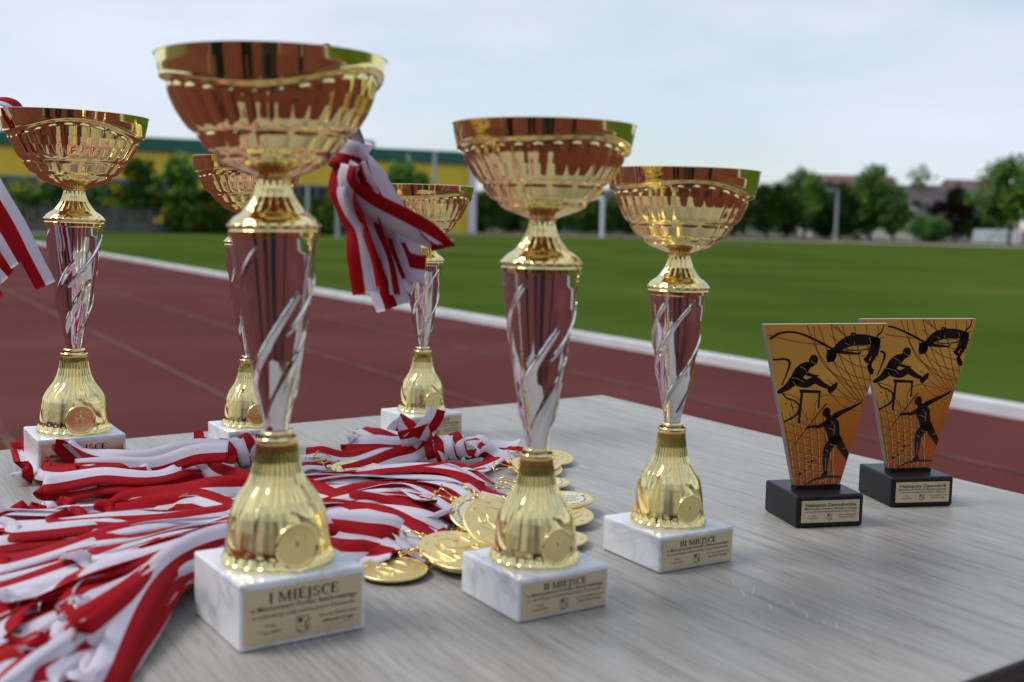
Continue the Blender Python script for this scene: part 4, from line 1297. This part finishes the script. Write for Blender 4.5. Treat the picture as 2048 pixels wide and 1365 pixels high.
HEAP = 'gold medals on red and white ribbons heaped on the table'
GEN = 'gold medal whose red and white ribbon lies tangled in the big heap'
def heap_medal(v0, v1, label, disc, t0=0.0, t1=1.0, group=HEAP, flip=None, mean=.08, wav=.13, ext=.07):
    """disc = (pos, normal, lug direction, printed) ; two strands from the clasp to a fold at the left and back"""
    x0, y0 = disc[0][:2]
    t = empty('medal', (0, 0, 0), 0, label=label, cat='medal', group=group)
    n = 84
    s = np.linspace(0, 1, n)
    pos, nrm, lug, txt = disc
    lugp = np.array(pos) + np.array(frame(nrm, lug).to_3x3() @ Vector((.0275, 0, .0012)))
    st = lugp + np.array(Vector(lug).normalized()) * .016
    strands = []
    tend = t1 + rng.uniform(-.03, .03)
    for k in range(2):
        va = v0 + (v1 - v0) * sstep(s, .05, .95) + noise1(n, 3, wav) * np.sin(PI * np.clip(s * 1.1, 0, 1)) ** .5 + (.16 if k else -.16) * s
        P = lanepath(va, n, t0, tend)
        Wt = np.exp(-(s / .09) ** 2)[:, None]
        P = P * (1 - Wt) + (st[:2] + (P - P[0])) * Wt
        P = keepout(P)
        P = np.stack([gsm(P[:, 0], 4), gsm(P[:, 1], 4)], 1)
        strands.append(P)
    ca, ba = drape(strands[0], noise1(n, 4, ext) + mean)
    cb, bb = drape(strands[1], noise1(n, 4, ext) + mean)
    # gather the right ends into the clasp
    for c in (ca, cb):
        W_ = np.exp(-(s / .05) ** 2)
        c[:, 2] = c[:, 2] * (1 - W_) + np.clip(st[2], .003, .03) * W_
    P, B = uturn(ca, ba, cb[::-1], bb[::-1])
    L = len(P)
    q = np.minimum(np.arange(L), L - 1 - np.arange(L)) / n
    w = RW * np.interp(q, [0, .02, .07, 1], [.45, .62, 1, 1])
    strip('ribbon', P, B, t, w=w, flip=(rng.random() < .5) if flip is None else flip, curl=noise1(L, 9, .0006))
    put_disc(t, pos, nrm, lug, txt)
    clasp(t, np.array((st[0], st[1], max(st[2], .004))), lugp)
    return t
UPN = lambda a, b: (a, b, 1)
def hang(t, pts, Y, w, flip, face=0.0, n=60):
    """pts: (px, py, dY, widthangle) ; the band faces the camera more or less"""
    P = smoothcurve([at(px, py, Y + dy) for px, py, dy, _ in pts], n)
    an = smoothcurve([(i, a) for i, (_, _, _, a) in enumerate(pts)], n)[:, 1]
    Tn = np.gradient(P, axis=0); Tn /= np.linalg.norm(Tn, axis=1)[:, None] + 1e-12
    view = np.array((0, 1.0, 0)) + 0 * P
    side = np.cross(Tn, view); side /= np.linalg.norm(side, axis=1)[:, None] + 1e-9
    B = side * np.cos(an)[:, None] + np.cross(Tn, side) * np.sin(an)[:, None]
    return strip('ribbon', P, B, t, w=w, flip=flip, curl=noise1(n, 4, .0009))
def T(px, py, z): return tuple(on(px, py, z))
# ---- knotted bundles (tied together: each bundle is one thing)
def wrap(parent, c, axis, r_, half, turns, flip, up=(0, 0, 1), squash=.8):
    a = np.array(axis, float); a /= np.linalg.norm(a)
    u = np.array(up, float); u -= a * (u @ a); u /= np.linalg.norm(u); v = np.cross(a, u)
    n = int(26 * turns)
    q = np.linspace(0, 1, n); th = q * turns * 2 * PI
    rr = r_ * (1 - .45 * (2 * q - 1) ** 2)
    P = np.array(c) + a[None] * ((q - .5) * 2 * half)[:, None] + u[None] * (rr * np.cos(th) * squash)[:, None] + v[None] * (rr * np.sin(th))[:, None]
    B = np.tile(a, (n, 1)) + u[None] * (.35 * np.sin(th))[:, None]
    return strip('knot', P, B, parent, flip=flip, curl=.0012)
def bundle(label, strands, knot, kaxis, kr, medals, clasps=(), name='ribbon_bundle'):
    t = empty(name, (0, 0, 0), 0, label=label, cat='ribbons', group='knotted bundles of medal ribbons')
    for pts, mean, fl, tw in strands:
        if isinstance(mean, tuple):          # an upright loop, given by its depth and band angle
            hang(t, [(p[0], p[1], 0, p[2]) for p in pts], mean[0], RW, fl)
            continue
        k = int(np.argmin([p[0] for p in pts]))
        legs_ = [pts[:k + 1], pts[k:]] if 0 < k < len(pts) - 1 else [pts]
        res = []
        for lg in legs_:
            P3 = smoothcurve([on(px, py, z) for px, py, z in lg], 64)
            P = keepout(P3[:, :2])
            c, b_ = lay(P, rollprof(64, mean, .16, tw), cap=.03)
            c[:, 2] = np.maximum(c[:, 2] * .6 + P3[:, 2] * .4, np.minimum(c[:, 2], P3[:, 2] + .012))
            res.append((c, b_))
        if len(res) == 2:
            (ca, ba), (cb, bb) = res
            if abs(cb[0, 2] - ca[-1, 2]) < .006: cb[:, 2] += .006 * np.linspace(1, 0, 64)
            c, b_ = uturn(ca[:-1], ba[:-1], cb[1:], bb[1:])
        else: c, b_ = res[0]
        strip('ribbon', c, b_, t, flip=fl, curl=noise1(len(c), 6, .0006))
    if knot is not None:
        wrap(t, knot, kaxis, kr, .016, 2.8, False)
        wrap(t, np.array(knot) + np.array((.002, -.001, .001)), np.array(kaxis) + np.array((.1, .5, .25)), kr * .92, .008, 1.8, True, squash=.9)
    for pos, nrm, lug, txt in medals:
        put_disc(t, pos, nrm, lug, txt)
    for a, b in clasps: clasp(t, T(*a), T(*b))
    return t
k1 = on(476, 905, .019)
bundle('knotted ribbon bundle at back left between the left cup and the tallest cup', [
    ([(455, 900, .6), (380, 900, .35), (280, 922, .2), (190, 912, .15), (140, 890, .2), (122, 888, 1.2), (132, 896, 2.4), (165, 925, 2.7), (215, 952, 2.8)], (1.045,), True, False),
    ([(455, 905, .6), (390, 910, .4), (310, 935, .2), (220, 935, .2), (150, 940, .3)], (1.03,), True, False),
    ([(455, 908, .014), (330, 935, .014), (240, 952, .012), (150, 945, .014), (148, 955, .012), (250, 965, .01), (370, 940, .01), (455, 915, .012)], .75, True, False),
    ([(455, 912, .01), (390, 945, .01), (270, 975, .01), (160, 972, .01), (160, 980, .008), (270, 980, .008), (400, 950, .01), (460, 918, .01)], .8, False, False),
    ([(455, 912, .012), (300, 962, .01), (180, 975, .012), (95, 985, .008), (95, 992, .006), (190, 985, .006), (330, 975, .006), (460, 920, .01)], .6, False, False),
    ([(455, 910, .014), (300, 950, .01), (170, 960, .01), (65, 955, .006), (66, 960, .005), (170, 968, .006), (300, 960, .008), (455, 915, .01)], .7, True, True),
    ([(470, 915, .02), (420, 905, .024), (392, 912, .02), (402, 940, .012), (450, 958, .01), (545, 975, .008)], .9, True, False),
    ([(490, 910, .014), (560, 925, .01), (620, 925, .006), (660, 925, .004)], .5, False, False),
    ([(490, 915, .012), (560, 935, .008), (615, 930, .006), (650, 932, .004)], .5, True, False)],
    k1, (1, .35, .1), .0185,
    [(T(712, 938, .003), (.02, -.05, 1), (-1, .05, 0), False), (T(725, 945, .006), (.02, -.1, 1), (-1, .05, 0), True)],
    [((612, 918, .008), (650, 922, .006)), ((630, 912, .012), (668, 918, .006)), ((640, 926, .006), (675, 925, .004))])
k2 = on(897, 896, .016)
bundle('knotted ribbon bundle at the back in front of the farthest cup', [
    ([(870, 895, .014), (800, 880, .016), (722, 862, .016), (720, 868, .012), (800, 888, .012), (870, 898, .012)], .7, True, False),
    ([(870, 897, .012), (770, 895, .012), (705, 893, .010), (705, 900, .007), (770, 902, .008), (870, 900, .01)], .8, False, False),
    ([(870, 897, .014), (760, 896, .012), (690, 914, .008), (612, 918, .006)], .7, True, False),
    ([(870, 900, .01), (800, 912, .01), (735, 935, .008), (690, 945, .006)], .9, True, False),
    ([(845, 885, .5), (826, 868, .4), (808, 848, .5), (800, 832, .9), (798, 838, 2.0), (790, 862, 2.6)], (1.17,), False, False),
    ([(815, 880, .9), (845, 862, .6), (866, 838, .4), (874, 818, .4)], (1.165,), False, False),
    ([(800, 880, .4), (830, 872, .3), (850, 855, .5), (856, 846, 1.2), (850, 856, 2.4), (838, 878, 2.6)], (1.16,), True, False),
    ([(925, 895, .014), (970, 892, .014), (1010, 900, .012), (1040, 912, .008)], .7, True, False),
    ([(925, 893, .018), (965, 884, .02), (1005, 893, .014), (1036, 905, .010)], .8, False, False),
    ([(925, 898, .010), (970, 902, .010), (1005, 912, .008), (1040, 920, .006)], .6, False, False),
    ([(925, 900, .010), (960, 908, .008), (1000, 918, .006), (1030, 925, .005)], .6, True, True)],
    k2, (1, -.1, .05), .0165,
    [(T(1080, 925, .004), (.02, -.05, 1), (-1, .05, 0), False), (T(1072, 930, .008), (.02, -.1, 1), (-1, .1, 0), False)],
    [((1030, 912, .010), (1060, 922, .006)), ((1025, 922, .007), (1052, 930, .005)), ((1035, 905, .012), (1062, 915, .008))])

# the medals one can point at, back to front
seen = [
    (0.1, 0.3, 'gold medal lying flat rightmost at the back behind the second place cup', (T(1100, 917, .006), (.05, -.12, 1), (-1, -.1, 0), False)),
    (0.4, 0.1, 'printed medal peeking out second from the back beside the second place cup', (T(1075, 940, .005), (.02, -.15, 1), (-1, 0, 0), True)),
    (0.9, 0.8, 'medal showing only its small rim right of the second place cup foot', (T(1088, 968, .004), (0, .02, 1), (-1, .1, 0), True)),
    (1.3, 1.0, 'printed medal overlapping the plain one right of the second place cup', (T(1130, 1002, .011), (-.02, -.03, 1), (-1, .1, 0), True)),
    (1.7, 1.6, 'plain gold medal nearest the third place cup', (T(1128, 1034, .007), (.0, -.10, 1), (-1, .15, 0), False)),
    (2.2, 2.0, 'small edge of a medal showing low right of the second place cup foot', (T(1112, 1080, .004), (0, 0, 1), (-1, .2, 0), False)),
]
for a, b, lab, d in seen:
    heap_medal(a, b, lab, d, mean=.05)
VM = [0.3, 0.9, 1.9, 2.7, 3.3, 4.5, 0.2, 0.6, 1.1, 1.6, 2.0, 2.5, 2.9, 3.2, 3.6, 4.0, 4.4, 4.7, 5.0, 3.0, 4.2, 2.3, 3.8, 4.9, 3.4, 1.4, 4.6, 3.9, 5.0, 4.3, 3.6]
for i, v in enumerate(VM):
    fx = np.interp(v, [0, 2, 3, 5], [1078, 1070, 1040, 925]) + rng.uniform(-20, 22)
    fy = np.interp(v, [0, 2, 3, 5], [992, 1030, 1066, 1116]) + rng.uniform(-8, 8)
    dpos = T(fx, fy, .003 + .0022 * (i % 4))
    heap_medal(v, np.clip(v + rng.normal(0, .45 if i < 27 else 1.3), -.2, 5.2), GEN, (dpos, (rng.normal(0, .12), rng.normal(-.1, .12), 1), (-1, rng.normal(0, .5), 0), False), t1=rng.uniform(.78, 1.02), mean=.06 if i < 27 else rng.uniform(.15, .45), wav=.13 if i < 27 else .3, ext=.07 if i < 27 else .2)
late = [
    (2.6, 2.9, 'printed medal leaning behind another in the heap, text round its edge', (T(962, 1030, .026), (.10, -.42, 1), (-.8, .5, .2), True)),
    (3.2, 2.4, 'large plain gold medal leaning towards the camera on top of the heap', (T(992, 1045, .030), (.16, -.55, 1), (-.6, .75, .35), False)),
    (5.1, 4.6, 'dark reddish gold medal flat on the table between the two front cups', (T(786, 1142, .0035), (.0, -.04, 1), (-.2, 1, 0), False)),
    (4.2, 3.4, 'gold medal half under the marble corner of the second place cup', (T(905, 1098, .012), (.05, -.2, 1), (-.8, .5, 0), False)),
]
for a, b, lab, d in late:
    heap_medal(a, b, lab, d)

# ---- bunches hanging over the rims
hb = empty('ribbon_bunch', (0, 0, 0), 0, label='knotted bunch of ribbons hanging over the back rim of the tallest cup', cat='ribbons', group='ribbon bunches hanging from the cups')
YH = .785
for pts, fl, dd in (
    ([(700, 320, 0, .3), (688, 345, 0, .6), (674, 385, 0, 1.0), (690, 430, 0, .9), (712, 465, 0, .25), (722, 520, 0, .05), (732, 588, 0, .15)], False, -.010),
    ([(712, 320, 0, .3), (740, 350, 0, .3), (770, 400, 0, .25), (796, 445, 0, .3), (815, 490, 0, .5), (826, 545, 0, .7)], False, .012),
    ([(698, 330, 0, .9), (694, 365, 0, .8), (735, 405, 0, .45), (800, 440, 0, .35), (850, 466, 0, .3), (876, 482, 0, .5), (888, 490, 0, 1.3), (878, 488, .006, 2.4), (830, 474, .008, 2.7), (760, 436, .006, 2.7), (716, 380, .004, 2.6)], True, -.018),
    ([(706, 330, 0, .4), (718, 400, 0, .6), (742, 470, 0, .45), (770, 545, 0, .3), (796, 612, 0, .3)], False, -.002),
    ([(704, 330, 0, .6), (724, 420, 0, .9), (744, 520, 0, .8), (758, 580, 0, .7), (770, 622, 0, .9)], True, .004),
    ([(714, 330, 0, .6), (752, 420, 0, .8), (784, 490, 0, 1.0), (800, 524, 0, .6), (824, 536, 0, .1), (850, 540, 0, .1)], True, .002),
    ([(710, 330, 0, .6), (736, 410, 0, .6), (764, 480, 0, .5), (800, 560, 0, .8), (818, 586, 0, 1.0)], False, .009),
    ([(708, 330, 0, .5), (726, 385, 0, .4), (752, 440, 0, .5), (772, 500, 0, .7)], True, .006),
    ([(716, 330, 0, .9), (742, 385, 0, 1.05), (770, 440, 0, 1.15), (792, 500, 0, 1.0), (812, 556, 0, 1.0)], False, -.004),
    ([(700, 335, 0, 1.0), (702, 395, 0, 1.1), (722, 450, 0, 1.1), (742, 520, 0, 1.15), (752, 575, 0, 1.0)], True, -.012),
    ([(710, 335, 0, 1.0), (732, 395, 0, 1.1), (752, 455, 0, 1.15), (776, 520, 0, 1.1), (788, 590, 0, 1.0)], True, -.008)):
    hang(hb, pts, YH + dd, RW * .97, fl)
wrap(hb, at(704, 318, YH), (.35, 0, 1), .0125, .006, 1.5, False, up=(0, -1, 0))
for i in range(2):
    P = smoothcurve([at(708 - 4 * i, 330, YH), at(706, 290, YH), at(690, 245, YH - .004), at(668, 170, YH - .014), at(640, 104 - i * 3, .752), at(625, 98 - i * 3, .744), at(618, 112, .735), at(612, 180, .722)], 40)
    strip('ribbon', P, np.tile(np.array((.85, -.5, .1)), (40, 1)), hb, flip=bool(i))
lb = empty('ribbon_bunch', (0, 0, 0), 0, label='ribbons hanging at the left edge from the leftmost cup', cat='ribbons', group='ribbon bunches hanging from the cups')
YL = 1.02
for pts, fl in (
    ([(-60, 250, .02, .2), (-40, 320, .0, .1), (-8, 385, -.01, .1), (30, 450, -.012, .05), (62, 515, -.012, .05), (92, 572, -.01, .1)], False),
    ([(-62, 250, .02, .2), (-52, 350, .0, .5), (-22, 425, -.005, .3), (10, 480, -.008, .2), (38, 528, -.008, .3)], True),
    ([(-64, 250, .02, .2), (-50, 400, .004, .3), (-20, 460, .004, .9), (10, 500, .004, 1.1), (20, 530, .006, 1.3)], True),
    ([(-66, 250, .02, .2), (-60, 420, .008, .4), (-30, 490, .008, .4), (-5, 530, .006, .3), (16, 555, .006, .3)], True),
    ([(-66, 250, .02, .2), (-66, 440, .01, .3), (-40, 540, .01, .2), (-8, 602, .008, .3)], True)):
    hang(lb, pts, YL, RW, fl)
P = smoothcurve([at(-66, 255, YL + .02), at(-58, 222, YL + .035), at(-30, 204, 1.055), at(0, 203, 1.06), at(22, 211, 1.065), at(36, 226, 1.07), at(40, 250, 1.07)], 40)
strip('ribbon', P, np.tile(np.array((.25, .93, .28)), (40, 1)), lb, flip=True)
# pale scuffs on the table top
q = MB()
for px, py, dx, dy in ((1478, 1178, 10, 18), (1508, 1172, -6, 20), (1536, 1206, 4, 16), (1578, 1200, 8, 14), (1606, 1222, 8, 18), (1638, 1240, 10, 10), (1672, 1244, -2, 16), (1726, 1276, 10, 8), (1460, 1160, 6, 10), (1790, 1285, 14, 8)):
    a_, b_, c_ = on(px, py), on(px + dx * .6 + 3, py + dy * .5), on(px + dx, py + dy)
    P = smoothcurve([a_, b_, c_], 8)
    V = []
    for i, p in enumerate(P):
        w_ = .0005 * math.sin(PI * (i + .5) / 8)
        V += [(p[0] - w_, p[1], .00025), (p[0] + w_, p[1], .00025)]
    q.add(V, [(2 * i, 2 * i + 1, 2 * i + 3, 2 * i + 2) for i in range(7)])
q.build('scuff_mark', mat('pale_scuff', (.55, .54, .53), .6), table, loc=(0, 0, TZ), kind='stuff')

# ------------------------------------------------------------------ behind the camera: people mirrored in the polished metal, and an added tree belt
M['cloth_black'] = mat('black_clothes', (.012, .012, .014), .85)
M['cloth_navy'] = mat('navy_clothes', (.020, .024, .040), .85)
M['cloth_grey'] = mat('grey_trousers', (.06, .06, .065), .85)
M['skin'] = mat('skin', (.45, .27, .19), .5)
M['hair'] = mat('dark_hair', (.03, .02, .015), .6)
def person(x, y, rz, topm, legm, label, arm=0.0):
    t = empty('person', (x, y, 0), rz, label=label, cat='person', group='people standing behind the table')
    V, E, Rd = [], [], []
    def add(p, r_, frm=None):
        V.append(p); Rd.append(r_)
        if frm is not None: E.append((frm, len(V) - 1))
        return len(V) - 1
    pel = add((0, 0, .95), (.16, .11))
    ch = add((0, .01, 1.18), (.145, .105), pel); sh = add((0, .01, 1.38), (.155, .10), ch)
    nk = add((0, 0, 1.50), (.058, .058), sh); h0 = add((0, -.02, 1.60), (.078, .09), nk); h1 = add((0, -.02, 1.70), (.072, .088), h0)
    for s_ in (-1, 1):
        hp = add((s_ * .095, 0, .86), (.095, .10), pel); kn = add((s_ * .11, -.02, .48), (.062, .066), hp); an = add((s_ * .12, .02, .09), (.042, .046), kn)
        add((s_ * .13, -.14, .035), (.042, .034), an)
        sd_ = add((s_ * .20, .0, 1.37), (.062, .062), sh); el = add((s_ * .26, .02, 1.08), (.044, .046), sd_)
        wr = add((s_ * (.25 - arm * .1), -.10 - arm * .2, .86 + arm * .25), (.030, .026), el)
        pa = add((s_ * (.245 - arm * .12), -.13 - arm * .23, .78 + arm * .26), (.036, .018), wr)
        for k in range(4):
            f1 = add((s_ * .245 - s_ * arm * .13, -.16 - arm * .24 + k * .018, .73 + arm * .26 + .004 * abs(k - 1.5)), (.010, .010), pa)
            add((s_ * .235 - s_ * arm * .13, -.165 - arm * .25 + k * .018, .69 + arm * .27 + .006 * abs(k - 1.5)), (.008, .008), f1)
        th_ = add((s_ * .235, -.17 - arm * .24, .78 + arm * .27), (.011, .011), wr); add((s_ * .225, -.19 - arm * .25, .74 + arm * .28), (.009, .009), th_)
    me = bpy.data.meshes.new('body'); me.from_pydata(V, E, [])
    o = bpy.data.objects.new('body', me); C.objects.link(o)
    sk = o.modifiers.new('skin', 'SKIN'); su = o.modifiers.new('sub', 'SUBSURF'); su.levels = su.render_levels = 1
    for i, d in enumerate(me.skin_vertices[0].data): d.radius = Rd[i]
    me.skin_vertices[0].data[0].use_root = True
    dg = bpy.context.evaluated_depsgraph_get(); dg.update()
    m2 = bpy.data.meshes.new_from_object(o.evaluated_get(dg)); bpy.data.objects.remove(o)
    m2.materials.clear()
    for q in (topm, legm, M['skin'], M['rubber']): m2.materials.append(q)
    for p in m2.polygons:
        c = p.center; p.use_smooth = True
        hand = abs(c.x) > .17 and c.z < .86 + arm * .24 and c.z > .6
        p.material_index = 2 if (c.z > 1.47 or hand) else 3 if c.z < .10 else 1 if (c.z < .93 and abs(c.x) < .2) else 0
    link('body', m2, t)
    q = MB(); N = 14
    Vh = [(.088 * math.cos(a) * math.sin(b), .005 + .104 * math.sin(a) * math.sin(b), 1.665 + .105 * math.cos(b)) for b in np.linspace(.02, 1.55, 7) for a in np.linspace(0, 2 * PI, N, endpoint=False)]
    q.add(Vh, [(k * N + i, k * N + (i + 1) % N, (k + 1) * N + (i + 1) % N, (k + 1) * N + i) for k in range(6) for i in range(N)], 0, True)
    q.build('hair', M['hair'], t)
    q = MB(); q.tube([(0, -.105, 1.635), (0, -.125, 1.605)], [.008, .014], 6); q.tube([(-.025, -.108, 1.575), (.025, -.108, 1.575)], .005, 6)
    for s_ in (-1, 1): q.tube([(s_ * .08, 0, 1.61), (s_ * .09, .01, 1.64)], .018, 6)
    q.build('face', M['skin'], t)
    return t
person(-.55, -1.1, PI + .2, M['cloth_black'], M['cloth_black'], 'person in black jacket and black trousers behind the camera on the left', .6)
person(.22, -1.25, PI, M['cloth_navy'], M['cloth_black'], 'person in navy jacket and black trousers behind the camera', .2)
person(.06, -.85, PI, M['cloth_black'], M['cloth_grey'], 'photographer in black jacket standing right behind the camera', .9)
person(-.92, -.22, PI + .7, M['cloth_navy'], M['cloth_black'], 'person in navy jacket left of the table, out of the picture', .3)
person(1.25, -1.0, PI - .5, M['cloth_grey'], M['cloth_navy'], 'person in grey jacket and navy trousers behind the camera on the right', .0)
r_ = random.Random(99)  # leafy belt added out of view to darken metal reflections and front faces
V, F, mi = [], [], []
for k in range(150):
    a = R(-178 + 176 * r_.random()); D = r_.uniform(15, 20)
    c = Vector((math.cos(a) * D, math.sin(a) * D - 2, r_.uniform(.5, 3.6)))
    cr = r_.uniform(1.0, 1.9); mm = r_.choice((0, 0, 1))
    for j in range(110):
        p = c + Vector((r_.gauss(0, 1), r_.gauss(0, 1), r_.gauss(0, 1))).normalized() * cr * r_.uniform(.2, 1.0)
        if p.z < .05: continue
        e1 = Vector((r_.gauss(0, 1), r_.gauss(0, 1), r_.gauss(0, 1))).normalized(); e2 = e1.orthogonal().normalized(); sz = r_.uniform(.12, .26)
        b = len(V); V += [p - e1 * sz * 1.3, p + e2 * sz * .8, p + e1 * sz * 1.3, p - e2 * sz * .8]; F.append((b, b + 1, b + 2, b + 3)); mi.append(mm)
link('added_tree_belt', mesh('added_tree_belt', V, F, [M['leaf_dark'], M['leaf_mid']], mi, smooth=False), kind='stuff', label='added belt of trees out of view behind the camera, darkening the reflections in the cups', cat='trees')
